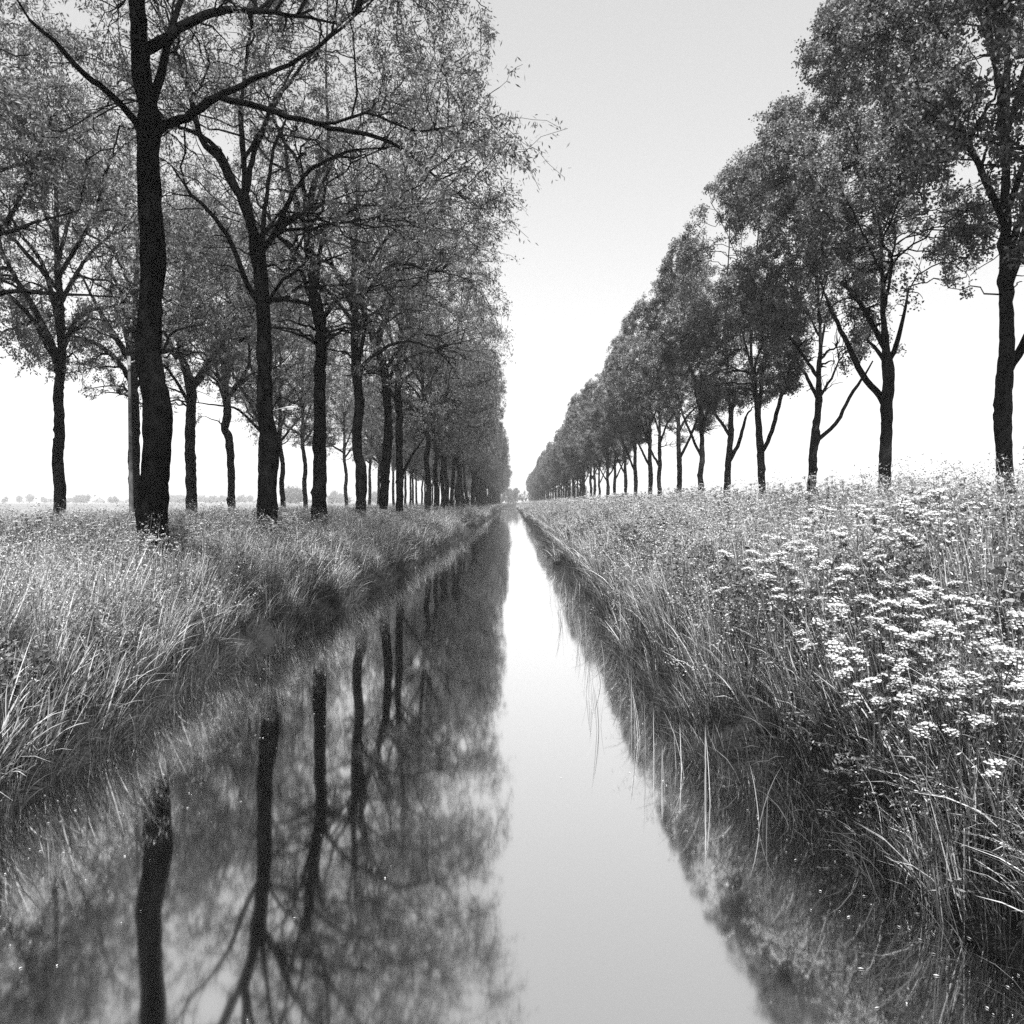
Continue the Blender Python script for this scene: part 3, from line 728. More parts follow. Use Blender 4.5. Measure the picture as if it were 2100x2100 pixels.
def farmhouse(px, d, wd, dp, wall, roof, label):
    x = (px - CX) * d / F
    r = empty("farmhouse", (x, d, 1.05), 0.2)
    mb = MB()
    a, b = wd / 2, dp / 2
    V = [(-a, -b, -.3), (a, -b, -.3), (a, b, -.3), (-a, b, -.3), (-a, -b, wall), (a, -b, wall), (a, b, wall), (-a, b, wall)]
    mb.add(V, [(0, 1, 5, 4), (1, 2, 6, 5), (2, 3, 7, 6), (3, 0, 4, 7)], 0, False)
    mb.build("wall", M_BRICK, r)
    rm = MB(); e = 0.5; k = 0.3
    V = [(-a - e, -b - e, wall - .1), (a + e, -b - e, wall - .1), (a + e, b + e, wall - .1), (-a - e, b + e, wall - .1), (-k, -k, roof), (k, -k, roof), (k, k, roof), (-k, k, roof)]
    rm.add(V, [(0, 1, 5, 4), (1, 2, 6, 5), (2, 3, 7, 6), (3, 0, 4, 7), (4, 5, 6, 7)], 0, False)
    ro = rm.build("roof", M_ROOF, r)
    ch = MB(); cz = roof * 0.75
    V = [(sx * 0.35 + 1.2, sy * 0.35, z) for z in (cz - 1.5, cz + 1.1) for sx, sy in ((-1, -1), (1, -1), (1, 1), (-1, 1))]
    ch.add(V, [(0, 1, 5, 4), (1, 2, 6, 5), (2, 3, 7, 6), (3, 0, 4, 7), (4, 5, 6, 7)], 0, False); ch.build("chimney", M_BRICK, ro)
    for k in (-0.55, 0.55):
        wm = MB(); xx = a * k
        wm.add([(xx - .5, -b - .03, .8), (xx + .5, -b - .03, .8), (xx + .5, -b - .03, wall - .4), (xx - .5, -b - .03, wall - .4)], [(0, 1, 2, 3)], 0, False); wm.build("window", M_GLASS, r)
    dm = MB(); dm.add([(-.5, -b - .03, 0), (.5, -b - .03, 0), (.5, -b - .03, 2.0), (-.5, -b - .03, 2.0)], [(0, 1, 2, 3)], 0, False); dm.build("door", M_WOOD, r)
    return tag(r, label, "house")
farmhouse(204, 1000, 10.6, 10.6, 2.2, 7.6, "far farmhouse with a tall pyramid roof on the left horizon")
farmhouse(247, 1100, 8, 7, 2.0, 4.2, "low far barn with a hipped roof right of the pyramid roofed farmhouse")

# ------------------------------------------------------------------ lamp posts
def lamp_post():
    r = empty("street_lamp", (0, 0, 0))
    mb = MB(); z = np.linspace(-0.2, 6.05, 12); P = np.stack([0 * z, 0 * z, z], -1)
    tubes(mb, P[None], np.interp(z, [-0.2, 6.1], [0.085, 0.045])[None], 12); mb.build("pole", M_CONCRETE, r)
    mb = MB(); t = np.linspace(0, 1, 10); P = np.stack([0.02 + 0.95 * t, 0 * t, 5.9 + 0.25 * np.sin(t * 1.5)], -1)
    tubes(mb, P[None], np.full((1, 10), 0.028), 8)
    tubes(mb, np.array([[(0, 0, 5.8), (0, 0, 6.12)]]), np.array([[0.06, 0.06]]), 12); mb.build("arm", M_METAL, r)
    mb = MB(); t = np.linspace(0, 1, 9); P = np.stack([0.9 + 0.62 * t, 0 * t, 6.15 + 0.02 * t], -1)
    rad = 0.09 * np.sqrt(np.clip(1 - (2 * t - 1) ** 4, 0.02, 1)); tubes(mb, P[None], rad[None], 12)
    h = mb.build("lamp_head", M_METAL, r)
    mb = MB(); P = np.stack([1.0 + 0.45 * t, 0 * t, 6.10 + 0 * t], -1)
    rad = 0.075 * np.sqrt(np.clip(1 - (2 * t - 1) ** 4, 0.02, 1)); tubes(mb, P[None], rad[None], 12)
    mb.build("diffuser", M_DIFF, h)
    return r
LX = -13.1
l1 = lamp_post(); d = 27.0; l1.location = (-13.1, d, float(gz(-13.1, d))); l1.rotation_euler = (0, R(-1.0), R(62))
tag(l1, "grey tapered lamp pole standing close behind the thick first left trunk", "street lamp", "street lamps between the left rows")
l2 = copy_tree(l1); d = 42.0; l2.location = (-13.1, d, float(gz(-13.1, d))); l2.rotation_euler = (0, 0, 0)
tag(l2, "street lamp whose pale head reaches out right of the second left trunk", "street lamp", "street lamps between the left rows")

# ------------------------------------------------------------------ timber weirs at the far end of the canal
def weir(y, label):
    r = empty("timber_weir", (0, y, 0))
    a, b = float(x_left(y)) - 0.3, float(x_right(y)) + 0.3; mid = (a + b) / 2
    for (p, q) in ((a, mid - 0.35), (mid + 0.35, b)):
        mb = MB(); V = [(xx, yy, z) for z in (-0.3, 0.22) for xx, yy in ((p, -.06), (q, -.06), (q, .06), (p, .06))]
        mb.add(V, [(0, 1, 5, 4), (1, 2, 6, 5), (2, 3, 7, 6), (3, 0, 4, 7), (4, 5, 6, 7)], 0, False); mb.build("plank", M_WOOD, r)
    for p in (mid - 0.35, mid + 0.35):
        mb = MB(); tubes(mb, np.array([[(p, -.12, -0.4), (p, -.12, 0.3), (p, -.12, 0.34)]]), np.array([[0.09, 0.085, 0.02]]), 8); mb.build("post", M_WOOD, r)
    return tag(r, label, "weir")
weir(168, "low dark timber weir with a gap crossing the far canal")
weir(290, "farther low timber weir at the very end of the canal")

# ------------------------------------------------------------------ ground plants
SRC = bpy.data.collections.new("plant_sources")            # prototypes only, not linked to the scene
def src(mb, name, mats):
    o = bpy.data.objects.new(name, mb.mesh(name, mats)); return o

def blades(mb, rng, n, spread, L0, L1, width, lean, curl, segs=3, bias=(0, 0), mat=0, zoff=0.0):
    th = rng.random(n) * 6.283; rr = spread * np.sqrt(rng.random(n))
    base = np.stack([rr * np.cos(th), rr * np.sin(th), np.full(n, -0.04 + zoff)], -1)
    az = th + rng.normal(size=n) * 1.0
    out = np.stack([np.cos(az) + bias[0], np.sin(az) + bias[1], 0 * az], -1)
    L = L0 + (L1 - L0) * rng.random(n); ln = lean * (0.3 + 1.0 * rng.random(n)); cu = curl * rng.random(n)
    t = np.linspace(0, 1, segs + 1)[None, :, None]
    P = base[:, None] + L[:, None, None] * (np.array([0, 0, 1.0])[None, None] * (t - cu[:, None, None] * 0.55 * t ** 3) + out[:, None] * (ln[:, None, None] * t + cu[:, None, None] * 0.7 * t ** 2.2))
    side = nrm(np.stack([-out[:, 1], out[:, 0], 0 * az], -1) + rng.normal(size=(n, 3)) * 0.35)
    wv = (width * (0.6 + 0.8 * rng.random(n)))[:, None] * np.interp(np.linspace(0, 1, segs + 1), [0, 0.3, 0.75, 1], [0.6, 1.0, 0.7, 0.06])[None]
    A = P + side[:, None] * wv[..., None] * 0.5; B = P - side[:, None] * wv[..., None] * 0.5
    V = np.stack([A, B], 2).reshape(n, -1, 3); m = (segs + 1) * 2
    k = np.arange(segs) * 2
    Q = np.stack([k, k + 1, k + 3, k + 2], -1)[None] + (np.arange(n) * m)[:, None, None]
    mb.add(V.reshape(-1, 3), Q.reshape(-1, 4), mat, True)
    return P

def scatter_leaflets(mb, rng, C, n_each, spread, l, wd, mat, up=0.6):
    C = np.asarray(C).reshape(-1, 3); p = np.repeat(C, n_each, 0) + rng.normal(size=(len(C) * n_each, 3)) * spread
    n = len(p); d = nrm(rng.normal(size=(n, 3)) * np.array([1, 1, 0.5])); e = nrm(np.cross(d, nrm(rng.normal(size=(n, 3)) * 0.6 + np.array([0, 0, up]))))
    ll = (l * (0.6 + 0.8 * rng.random(n)))[:, None]; ww = (wd * (0.7 + 0.6 * rng.random(n)))[:, None]
    V = np.stack([p, p + d * ll * .45 + e * ww * .5, p + d * ll, p + d * ll * .45 - e * ww * .5], 1)
    mb.add(V.reshape(-1, 3), np.arange(n * 4).reshape(-1, 4), mat, False)

def grass_src(i, bias):
    rng = np.random.default_rng(100 + i); mb = MB()
    blades(mb, rng, 36, 0.13, 0.22, 0.56, 0.0070, 0.26, 0.5, 4, bias)
    P = blades(mb, rng, 5, 0.10, 0.5, 0.8, 0.003, 0.16, 0.35, 4, bias)          # flowering stalks
    scatter_leaflets(mb, rng, P[:, -1] - np.array([0, 0, 0.03]), 9, 0.022, 0.022, 0.008, 0, 0.2)
    return src(mb, "grass_tuft", M_GRASS)
def reed_src(i, bias):
    rng = np.random.default_rng(200 + i); mb = MB()
    blades(mb, rng, 13, 0.16, 0.45, 0.95, 0.017, 0.28, 0.45, 5, bias)
    blades(mb, rng, 10, 0.18, 0.25, 0.5, 0.010, 0.5, 0.9, 4, bias)
    return src(mb, "reed_tuft", M_REED)
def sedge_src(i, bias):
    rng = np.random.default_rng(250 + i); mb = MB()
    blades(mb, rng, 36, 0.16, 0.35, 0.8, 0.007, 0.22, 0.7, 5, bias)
    return src(mb, "sedge_tuft", M_SHADE_SEDGE)
def weed_src(i, mat, h=0.7):
    rng = np.random.default_rng(300 + i); mb = MB()
    P = blades(mb, rng, 8, 0.16, h * 0.6, h, 0.006, 0.14, 0.2, 6, (0, 0), 1)
    scatter_leaflets(mb, rng, P[:, 1:], 4, 0.035, 0.075, 0.035, 0)
    return src(mb, "weed_plant", [mat, M_STEM])
def stalk_src(i):
    rng = np.random.default_rng(400 + i); mb = MB()
    P = blades(mb, rng, 9, 0.18, 0.55, 0.95, 0.0045, 0.10, 0.12, 5, (0, 0), 1)
    scatter_leaflets(mb, rng, P[:, 3:], 5, 0.03, 0.03, 0.012, 0, 0.2)
    blades(mb, rng, 14, 0.16, 0.25, 0.5, 0.006, 0.3, 0.7, 3, (0, 0), 0)
    return src(mb, "stalk_plant", [M_GRASS, M_STEM])

def umbel(mb, rng, c, r, mat, rays=True, n_um=13, stem_mat=1):
    """flat-domed compound flower head made of little round clusters"""
    k = np.arange(n_um); a = k * 2.39996; q = np.sqrt((k + 0.3) / n_um)
    U = np.stack([np.cos(a) * q * r, np.sin(a) * q * r, 0.32 * r * (1 - q ** 2)], -1) + rng.normal(size=(n_um, 3)) * r * 0.05
    tilt = rng.normal(size=2) * 0.25
    U[:, 2] += U[:, 0] * tilt[0] + U[:, 1] * tilt[1]
    C = np.asarray(c) + U
    # each cluster: a six-sided little dome + loose florets
    th = np.arange(6) / 6 * 6.283; rc = r * 0.21
    ring = np.stack([np.cos(th) * rc, np.sin(th) * rc, np.full(6, -rc * 0.25)], -1)
    ring2 = np.stack([np.cos(th) * rc * .55, np.sin(th) * rc * .55, np.full(6, rc * 0.25)], -1)
    V = np.concatenate([C[:, None] + ring[None], C[:, None] + ring2[None]], 1)
    i6 = np.arange(6); j6 = (i6 + 1) % 6
    Q = np.stack([i6, j6, j6 + 6, i6 + 6], -1)
    Q = np.concatenate([Q, [[6, 7, 8, 9], [6, 9, 10, 11]]])
    mb.add(V.reshape(-1, 3), (Q[None] + (np.arange(n_um) * 12)[:, None, None]).reshape(-1, 4), mat, False)
    scatter_leaflets(mb, rng, C, 7, rc * 0.55, rc * 0.6, rc * 0.45, mat, 1.0)
    if rays:
        s = np.asarray(c) - np.array([0, 0, r * 0.9])
        P = np.stack([np.repeat(s[None], n_um, 0), (s + C) / 2 + (C - np.asarray(c)) * 0.1, C], 1)
        tubes(mb, P, np.full((n_um, 3), 0.0012), 3, stem_mat)

def parsley_geometry(seed, h):
    """stems, ferny leaves, list of flower head positions"""
    rng = np.random.default_rng(seed)
    stem, leaf, heads = MB(), MB(), []
    lean = rng.normal(size=2) * 0.07
    z = np.linspace(-0.05, h * 0.72, 6); main = np.stack([lean[0] * z, lean[1] * z, z], -1)
    tubes(stem, main[None], np.linspace(0.006, 0.004, 6)[None], 5)
    for k in range(rng.integers(4, 7)):
        j = rng.integers(2, 6); b = main[j]; az = k * 2.4 + rng.normal() * 0.4
        L = h * (0.78 + 0.36 * rng.random()) - b[2]
        e = b + np.array([math.cos(az) * (0.09 + 0.12 * rng.random()), math.sin(az) * (0.09 + 0.12 * rng.random()), L])
        m1 = b + (e - b) * 0.5 + np.array([math.cos(az), math.sin(az), 0]) * 0.04
        P = spline([tuple(b), tuple(m1), tuple(e)], 0.08)
        tubes(stem, P[None], np.linspace(0.0035, 0.002, len(P))[None], 4)
        heads.append((e, 0.028 + 0.018 * rng.random()))
        for q in range(rng.integers(0, 2)):
            e2 = e + np.array([rng.normal() * 0.06, rng.normal() * 0.06, -0.02 - 0.06 * rng.random()])
            P = spline([tuple(m1), tuple((m1 + e2) / 2 + rng.normal(size=3) * 0.01), tuple(e2)], 0.08)
            tubes(stem, P[None], np.linspace(0.0025, 0.0018, len(P))[None], 4); heads.append((e2, 0.026 + 0.012 * rng.random()))
    for k in range(6):                                      # ferny leaves
        b = main[rng.integers(0, 4)]; az = rng.random() * 6.28
        t = np.linspace(0, 1, 9)[:, None]; L = 0.22 + 0.12 * rng.random()
        P = b + np.array([math.cos(az), math.sin(az), 0.5])[None] * t * L + np.array([0, 0, -0.25])[None] * t ** 2 * L
        tubes(stem, P[None], np.full((1, 9), 0.0018), 3)
        scatter_leaflets(leaf, rng, P[2:], 5, 0.022 + 0.0 * L, 0.035, 0.012, 0, 0.9)
    return stem, leaf, heads

GX = {}
def gn_scatter(name, sources, pts, rot, scl, label, cat):
    """one 'stuff' object: sources set out on its points"""
    col = bpy.data.collections.new(name + "_source")
    for i, s in enumerate(sources):
        s.name = "%s_%02d" % (s.name.split('.')[0], i); col.objects.link(s)
    n = len(pts)
    me = bpy.data.meshes.new(name); me.vertices.add(n); me.vertices.foreach_set('co', np.asarray(pts, np.float32).ravel())
    a = me.attributes.new('rot', 'FLOAT_VECTOR', 'POINT'); a.data.foreach_set('vector', np.asarray(rot, np.float32).ravel())
    a = me.attributes.new('scl', 'FLOAT_VECTOR', 'POINT'); a.data.foreach_set('vector', np.asarray(scl, np.float32).ravel())
    a = me.attributes.new('idx', 'INT', 'POINT'); a.data.foreach_set('value', np.random.default_rng(n).integers(0, len(sources), n).astype(np.int32))
    o = bpy.data.objects.new(name, me); COL.objects.link(o)
    ng = bpy.data.node_groups.new(name, 'GeometryNodeTree')
    ng.interface.new_socket('Geometry', in_out='INPUT', socket_type='NodeSocketGeometry')
    ng.interface.new_socket('Geometry', in_out='OUTPUT', socket_type='NodeSocketGeometry')
    N = ng.nodes; L = ng.links
    gi = N.new('NodeGroupInput'); go = N.new('NodeGroupOutput'); ip = N.new('GeometryNodeInstanceOnPoints'); ci = N.new('GeometryNodeCollectionInfo')
    ci.inputs['Collection'].default_value = col; ci.inputs['Separate Children'].default_value = True; ci.inputs['Reset Children'].default_value = True
    ip.inputs['Pick Instance'].default_value = True
    def at(nm, ty):
        x = N.new('GeometryNodeInputNamedAttribute'); x.data_type = ty; x.inputs['Name'].default_value = nm
        return next(s for s in x.outputs if s.enabled and s.name == 'Attribute')
    L.new(gi.outputs[0], ip.inputs['Points']); L.new(ci.outputs[0], ip.inputs['Instance'])
    L.new(at('idx', 'INT'), ip.inputs['Instance Index']); L.new(at('rot', 'FLOAT_VECTOR'), ip.inputs['Rotation']); L.new(at('scl', 'FLOAT_VECTOR'), ip.inputs['Scale'])
    L.new(ip.outputs[0], go.inputs[0])
    md = o.modifiers.new('scatter', 'NODES'); md.node_group = ng
    return tag(o, label, cat, kind='stuff')

BANDS = [(1.6, 5), (5, 8), (8, 12), (12, 18), (18, 28), (28, 45), (45, 75), (75, 130), (130, 310)]
def sample(rng, u_of, dens, umin, umax, ybands=BANDS):
    """points at signed distance u from a waterline, with density per band"""
    out = []
    for (a, b), dn in zip(ybands, dens):
        if dn <= 0: continue
        n = int((b - a) * (umax - umin) * dn); y = a + (b - a) * rng.random(n); u = umin + (umax - umin) * rng.random(n)
        x = u_of(u, y)
        k = np.abs(x) < 0.80 * y + 1.2
        out.append(np.stack([x[k], y[k]], -1))
    return np.concatenate(out)
UL = lambda u, y: x_left(y) - u
UR = lambda u, y: x_right(y) + u
def finish(rng, P, s0, s1, tilt=0.12, bias=(0, 0), dist_gain=0.35, zs=None, turn=6.283):
    """heights, rotations and sizes; far plants slightly larger to keep their cover with fewer of them"""
    z = gz(P[:, 0], P[:, 1]); n = len(P)
    pts = np.column_stack([P, z])
    rot = np.column_stack([rng.normal(size=n) * tilt - bias[1], rng.normal(size=n) * tilt + bias[0], (rng.random(n) - 0.5) * turn])
    s = (s0 + (s1 - s0) * rng.random(n))
    fat = 1 + dist_gain * np.log2(np.maximum(P[:, 1], 8) / 8)
    scl = np.column_stack([s * fat, s * fat, s * (1 if zs is None else zs)])
    return pts, rot, scl
def patch(P, sx, sy, seed): return 0.6 * vnoise(P[:, 0] * sx, P[:, 1] * sy, seed) + 0.4 * vnoise(P[:, 0] * sx * 2.3, P[:, 1] * sy * 2.3, seed + 9)

rng = np.random.default_rng(77)
# left bank grass, combed to the right by the wind
P = sample(rng, UL, [60, 56, 42, 26, 14, 7, 3.4, 1.4, 0.5], 0.32, 3.4)
P2 = sample(rng, UL, [10, 10, 10, 9, 7, 4, 2, 0.8, 0.25], 3.2, 15.5)
P = np.concatenate([P, P2]); d0 = patch(P, 0.7, 0.5, 21); P = P[(d0 > -0.28) & (patch(P, 1.5, 1.2, 22) + 0.5 * rng.random(len(P)) > -0.12)]
gn_scatter("meadow_grass", [grass_src(i, (0.28, 0.1)) for i in range(5)], *finish(rng, P, 0.75, 1.3, 0.14, (0.08, 0), turn=3.6, zs=1.05 + 0.8 * patch(P, 1.5, 1.2, 22)), "long windblown grass covering the left canal bank", "grass")
# right bank grass, hanging over the water
P = sample(rng, UR, [70, 56, 42, 24, 13, 6, 3, 1.3, 0.5], 0.3, 3.6)
P2 = sample(rng, UR, [26, 26, 22, 14, 9, 5, 2.5, 1.0, 0.4], 3.6, 9.0)
P3 = sample(rng, UR, [46, 30, 14, 6, 2, 0, 0, 0, 0], -0.02, 0.4)          # tufts arching right over the water
P = np.concatenate([P, P2, P3[patch(P3, 0.9, 0.7, 35) > 0.0]]); d0 = patch(P, 0.8, 0.5, 31); P = P[((d0 > -0.5) & (patch(P, 1.5, 1.1, 32) + 0.5 * rng.random(len(P)) > -0.15)) | (P[:, 1] < 5)]
gn_scatter("bank_grass", [grass_src(20 + i, (-0.28, -0.1)) for i in range(5)], *finish(rng, P, 0.85, 1.45, 0.14, (-0.10, 0), turn=3.2, zs=1.05 + 0.8 * patch(P, 1.5, 1.1, 32)), "thick tall grass drooping over the right canal bank", "grass")
# broad reed blades at the left water's edge
P = sample(rng, UL, [26, 24, 18, 9, 4, 2, 0.9, 0.3, 0], 0.1, 1.4)
P = P[patch(P, 0.5, 0.4, 41) > -0.35]
gn_scatter("waterside_reeds", [reed_src(i, (0.35, 0.0)) for i in range(5)], *finish(rng, P, 0.5, 0.95, 0.12, (0.10, 0), turn=1.6), "broad bladed reeds leaning over the left water's edge", "reeds")
# sedge along the right water's edge, its dark colour standing in for bank shade
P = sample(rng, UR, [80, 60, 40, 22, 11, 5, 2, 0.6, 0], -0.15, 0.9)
gn_scatter("bank_shade_sedge", [sedge_src(i, (-0.3, 0.0)) for i in range(4)], *finish(rng, P, 0.45, 0.8, 0.10, (-0.08, 0), turn=2.0), "narrow sedge blades along the right water's edge", "sedge")
P = sample(rng, UL, [60, 56, 42, 26, 12, 5, 2, 0.6, 0], -0.10, 0.85)  # left edge: the same darkened sedge paints the shadowed waterline
gn_scatter("bank_shade_sedge", [sedge_src(10 + i, (0.3, 0.0)) for i in range(4)], *finish(rng, P, 0.4, 0.75, 0.10, (0.08, 0), turn=2.0), "dark narrow sedge along the left water's edge", "sedge")
P = sample(rng, UL, [16, 18, 16, 9, 4, 2, 0.8, 0.2, 0], 0.5, 5.0)
P = P[patch(P, 0.55, 0.45, 57) > 0.08]
gn_scatter("nettle_patch", [weed_src(30 + i, M_DARKWEED, 0.6) for i in range(4)], *finish(rng, P, 0.7, 1.1), "dark leafy nettle patches on the left bank", "nettles")
# leafy weeds and nettles in patches
P = np.concatenate([sample(rng, UL, [24, 22, 17, 10, 5, 2.5, 1, 0.3, 0], 0.5, 4.6)])
P = P[patch(P, 0.6, 0.4, 51) > -0.25]
gn_scatter("leafy_weeds", [weed_src(i, M_WEED, 0.55) for i in range(4)], *finish(rng, P, 0.6, 1.0), "mixed leafy weeds growing through the left bank grass", "weeds")
P = sample(rng, UR, [14, 14, 12, 8, 5, 2.5, 1, 0.3, 0], 0.5, 6.0)
P = P[(patch(P, 0.6, 0.35, 61) > 0.05) | (np.hypot((P[:, 0] - 3.0) / 0.8, (P[:, 1] - 12.5) / 2.2) < 1)]
gn_scatter("nettle_patch", [weed_src(20 + i, M_DARKWEED, 0.85) for i in range(4)], *finish(rng, P, 0.7, 1.1), "dark nettle patches growing among the right bank grass", "nettles")
P = sample(rng, UR, [10, 14, 14, 10, 6, 3, 1.2, 0.5, 0.15], 1.0, 7.5)
P = P[patch(P, 0.5, 0.5, 71) > -0.25]
gn_scatter("tall_stalks", [stalk_src(i) for i in range(4)], *finish(rng, P, 0.75, 1.05, 0.06), "tall thin seeding stalks across the right bank", "stalks")
P = sample(rng, UL, [6, 8, 8, 7, 5, 3, 1.2, 0.5, 0.15], 1.2, 12)
P = P[patch(P, 0.5, 0.5, 81) > -0.1]
gn_scatter("wild_stalks", [stalk_src(20 + i) for i in range(4)], *finish(rng, P, 0.5, 0.85, 0.10, (0.1, 0)), "thin wild stalks under the left trees", "stalks")

# cow parsley: the nearest plants one by one, the rest as a drift
def parsley_stuff(i):
    st, lf, heads = parsley_geometry(500 + i, 0.95); mb = MB()
    for part, mt in ((st, 1), (lf, 2)):
        for V_, Q_ in zip(part.V, part.Q): mb.add(V_, Q_ - Q_.min(), mt)
    r2 = np.random.default_rng(i)
    for (c, r) in heads: umbel(mb, r2, c, r, 0, True)
    return src(mb, "parsley", [M_PETAL, M_STEM, M_WEED])
def parsley_thing(i):
    h = 0.95
    st, lf, heads = parsley_geometry(600 + i, h); r2 = np.random.default_rng(900 + i)
    root = empty("cow_parsley", (0, 0, 0))
    st.build("stem", M_STEM, root); lf.build("foliage", M_WEED, root)
    for (c, r) in heads:
        mb = MB(); umbel(mb, r2, c, r * 1.5, 0, True, 17); mb.build("flower_head", [M_PETAL, M_STEM], root)
    return root
PARS = [parsley_thing(i) for i in range(6)]
def put_parsley(rng, x, y, s, label, group, dz=0.0):
    p = PARS[rng.integers(len(PARS))]
    if id(p) in used: o = copy_tree(p)
    else: o = p; used.add(id(p))
    o.location = (x, y, float(gz(x, y)) + dz); o.rotation_euler = (rng.normal() * 0.08, rng.normal() * 0.08 - 0.03, rng.random() * 6.28); o.scale = (s, s, s)
    tag(o, label, "cow parsley", group)
rng = np.random.default_rng(99)
def px_ground(px, py, h):
    """where a plant h tall must stand for its head to show at this pixel"""
    dx, dz = (px - CX) / F, (CY - py) / F
    for y in np.arange(2.0, 40, 0.05):
        x = dx * y
        if x > float(x_right(y)) + 0.1 or x < float(x_left(y)) - 0.1:
            if EYE + dz * y <= float(gz(x, y)) + h: return x, y
    return None
near = [(1785, 1450), (1835, 1440), (1870, 1370), (1825, 1330), (1905, 1340), (1850, 1290), (1920, 1300), (1945, 1410), (1915, 1490), (1775, 1530), (1800, 1240), (1890, 1235), (1700, 1300), (1990, 1380), (2040, 1450), (2060, 1320), (2060, 1500)]
for (px, py) in near:
    q = px_ground(px, py, 0.93)
    if q: put_parsley(rng, q[0], q[1], 1.0, "cow parsley with large white umbels close by at the right edge of the bank", "near cow parsley at the right edge")
mid = [(1575, 1150), (1590, 1165), (1600, 1145), (1615, 1190), (1640, 1155), (1655, 1170), (1580, 1205), (1560, 1180), (1668, 1085), (1690, 1075), (1710, 1090), (1735, 1080), (1760, 1100), (1770, 1075), (1790, 1085), (1720, 1115), (1660, 1120), (1690, 1200), (1740, 1190), (1770, 1170), (1800, 1160), (1815, 1150), (1850, 1130), (1880, 1125), (1865, 1165), (1900, 1170), (1830, 1205), (1755, 1215), (1735, 1240), (1500, 1205), (1530, 1175), (1920, 1060), (1900, 1075), (1940, 1090), (1870, 1090), (1650, 1070), (1610, 1090), (1830, 1060), (1990, 1100), (2050, 1080), (2010, 1180), (2070, 1150)]
for (px, py) in mid[::2]:
    for rep in range(1):
        q = px_ground(px + rng.normal() * 45, py + rng.normal() * 30, 0.95)
        if q: put_parsley(rng, q[0], q[1], rng.uniform(0.72, 1.18), "cow parsley in the white flowering band on the right bank slope", "cow parsley band on the right slope")
for (px, py, lab) in ((287, 1065, "cow parsley at the left foot of the thick first left trunk"), (345, 1080, "cow parsley at the right foot of the thick first left trunk"), (325, 1105, "cow parsley in front of the thick first left trunk"), (395, 1035, "cow parsley before the Y forked back row tree"), (548, 1065, "cow parsley before the second left trunk"), (535, 1050, "cow parsley left of the second left trunk"), (740, 1055, "cow parsley before the fourth left trunk"), (785, 1050, "cow parsley before the fifth left trunk"), (820, 1042, "cow parsley before the sixth left trunk")):
    q = px_ground(px, py, 0.75)
    if q: put_parsley(rng, q[0], q[1], 0.8, lab, "cow parsley under the left trees")
PSRC = [parsley_stuff(i) for i in range(5)]
P = sample(rng, UR, [0.3, 0.55, 0.85, 1.2, 1.6, 1.5, 0.9, 0.4, 0.15], 1.4, 8.5)
gn_scatter("cow_parsley_drift", PSRC, *finish(rng, P, 0.65, 1.18, 0.12, (-0.03, 0), 0.3), "countless small cow parsley heads along the right bank top", "cow parsley")
P = sample(rng, UL, [1.5, 2.5, 4.0, 4.0, 3.2, 1.8, 0.9, 0.4, 0.15], 1.6, 12)
P = P[patch(P, 0.5, 0.4, 95) > -0.3]
gn_scatter("parsley_undergrowth", [parsley_stuff(10 + i) for i in range(5)], *finish(rng, P, 0.6, 0.85, 0.10, (0.08, 0), 0.3), "cow parsley drift in flower under the left trees", "cow parsley")

# dandelion clocks on the left bank
def dandelion(i):
    rng = np.random.default_rng(700 + i); root = empty("dandelion_clock", (0, 0, 0))
    mb = MB(); tubes(mb, np.array([[(0, 0, -.03), (0.01, 0, .2), (0.015, 0.01, .42)]]), np.array([[.003, .0025, .002]]), 5); mb.build("stem", M_STEM, root)
    mb = MB(); n = 90; d = nrm(rng.normal(size=(n, 3))); c = np.array([0.015, 0.01, 0.43]); e = nrm(np.cross(d, rng.normal(size=(n, 3)))); f = np.cross(d, e)
    p = c + d * 0.030
    V = np.stack([p + e * .006, p + f * .006, p - e * .006, p - f * .006], 1); mb.add(V.reshape(-1, 3), np.arange(n * 4).reshape(-1, 4), 0, False)
    tubes(mb, np.stack([np.repeat(c[None], n, 0), p], 1), np.full((n, 2), .0005), 3)
    mb.build("seed_head", M_PETAL, root); return root
dd = dandelion(0)
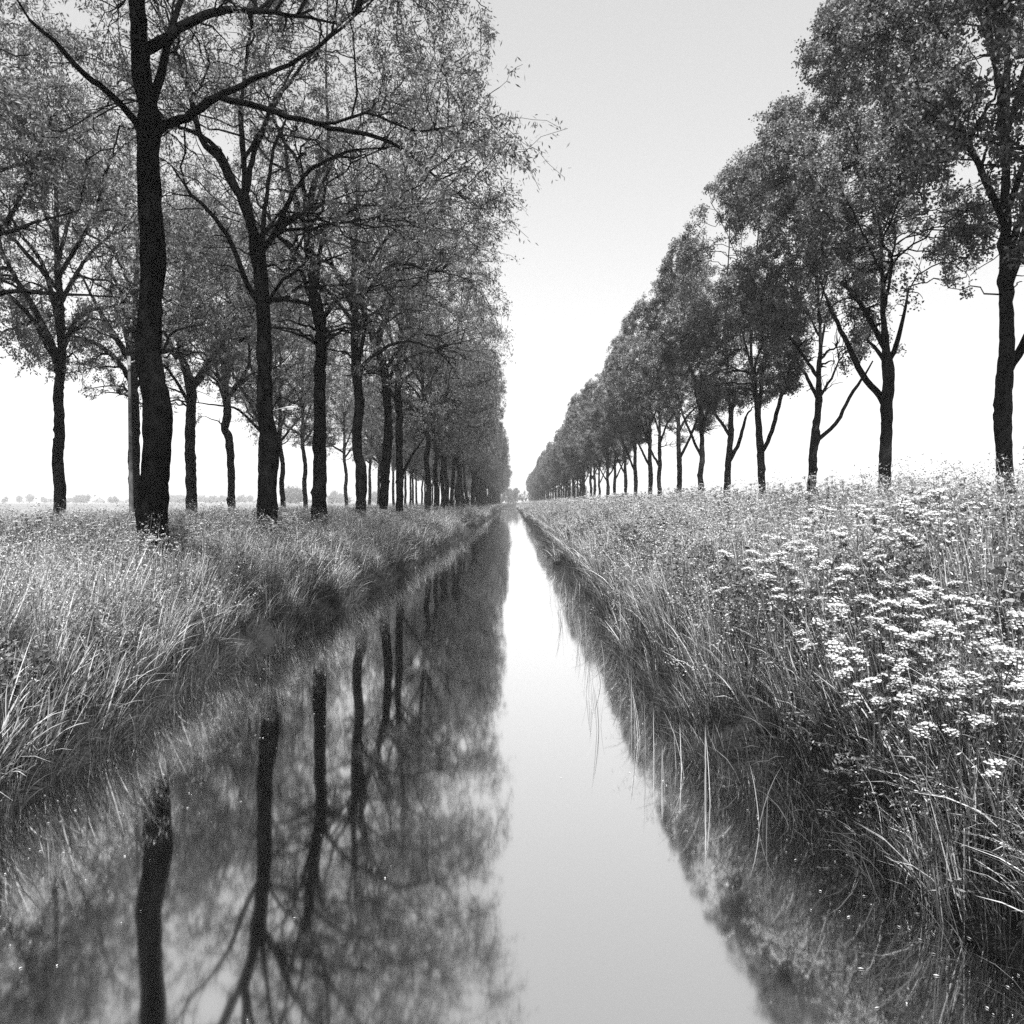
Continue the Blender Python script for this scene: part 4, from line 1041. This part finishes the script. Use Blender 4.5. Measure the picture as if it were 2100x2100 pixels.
for k, (px, py) in enumerate([(370, 1190), (345, 1194), (322, 1182), (242, 1172), (284, 1166), (198, 1103), (303, 1120), (260, 1130)]):
    q = px_ground(px, py, 0.45)
    if not q: continue
    o = dd if k == 0 else copy_tree(dd)
    o.location = (q[0], q[1], float(gz(*q)) + 0.1)
    tag(o, "round white dandelion seed head above the left bank grass", "dandelion", "dandelion clocks on the left bank")

# loose stems standing in open water by the right bank
def reed_clump(i):
    rng = np.random.default_rng(800 + i); mb = MB()
    blades(mb, rng, 5, 0.10, 0.45, 0.9, 0.006, 0.10, 0.25, 6)
    return mb.build("reed_clump", M_REED)
RC = [reed_clump(i) for i in range(4)]; rng = np.random.default_rng(12)
for k in range(30):
    y = 5.2 + 16 * (k / 30) ** 1.3; x = float(x_right(y)) - rng.uniform(0.35, 0.75)
    o = RC[k] if k < 4 else RC[k % 4].copy()
    if k >= 4: COL.objects.link(o)
    o.location = (x, y, -0.1); o.rotation_euler = (0, 0, rng.random() * 6.28); o.scale = (1, 1, rng.uniform(0.6, 1.0))
    tag(o, "sparse thin reed stems standing in the water off the right bank", "reeds", "thin reed stems in the water")

# petals and scraps afloat
def petals(name, seed, n, fx, label):
    rng = np.random.default_rng(seed); mb = MB()
    x, y = fx(rng, n); a = rng.random(n) * 6.28; l = 0.004 + 0.012 * rng.random(n) ** 2.5; wd = l * rng.uniform(0.15, 0.5, n)
    p = np.stack([x, y, np.full(n, 0.004)], -1); d = np.stack([np.cos(a), np.sin(a), 0 * a], -1); e = np.stack([-np.sin(a), np.cos(a), 0 * a], -1)
    V = np.stack([p - d * l[:, None], p + e * wd[:, None] + [0, 0, .002], p + d * l[:, None], p - e * wd[:, None] + [0, 0, .002]], 1)
    mb.add(V.reshape(-1, 3), np.arange(n * 4).reshape(-1, 4), 0, False)
    tag(mb.build(name, M_PETAL), label, "petals", kind='stuff')
def fr(rng, n):
    y = 3.0 + 9 * rng.random(n) ** 1.6; return x_right(y) - 0.05 - np.abs(rng.normal(size=n)) * 0.45, y
def fl(rng, n):
    y = 3.2 + 9 * rng.random(n); return x_left(y) + 0.1 + np.abs(rng.normal(size=n)) * 0.9, y
petals("floating_petals", 1, 240, fr, "white petals and scraps floating in the dark water by the right bank")
petals("floating_scraps", 2, 260, fl, "few pale scraps floating along the left waterline")
print("objects", len(sc.objects))
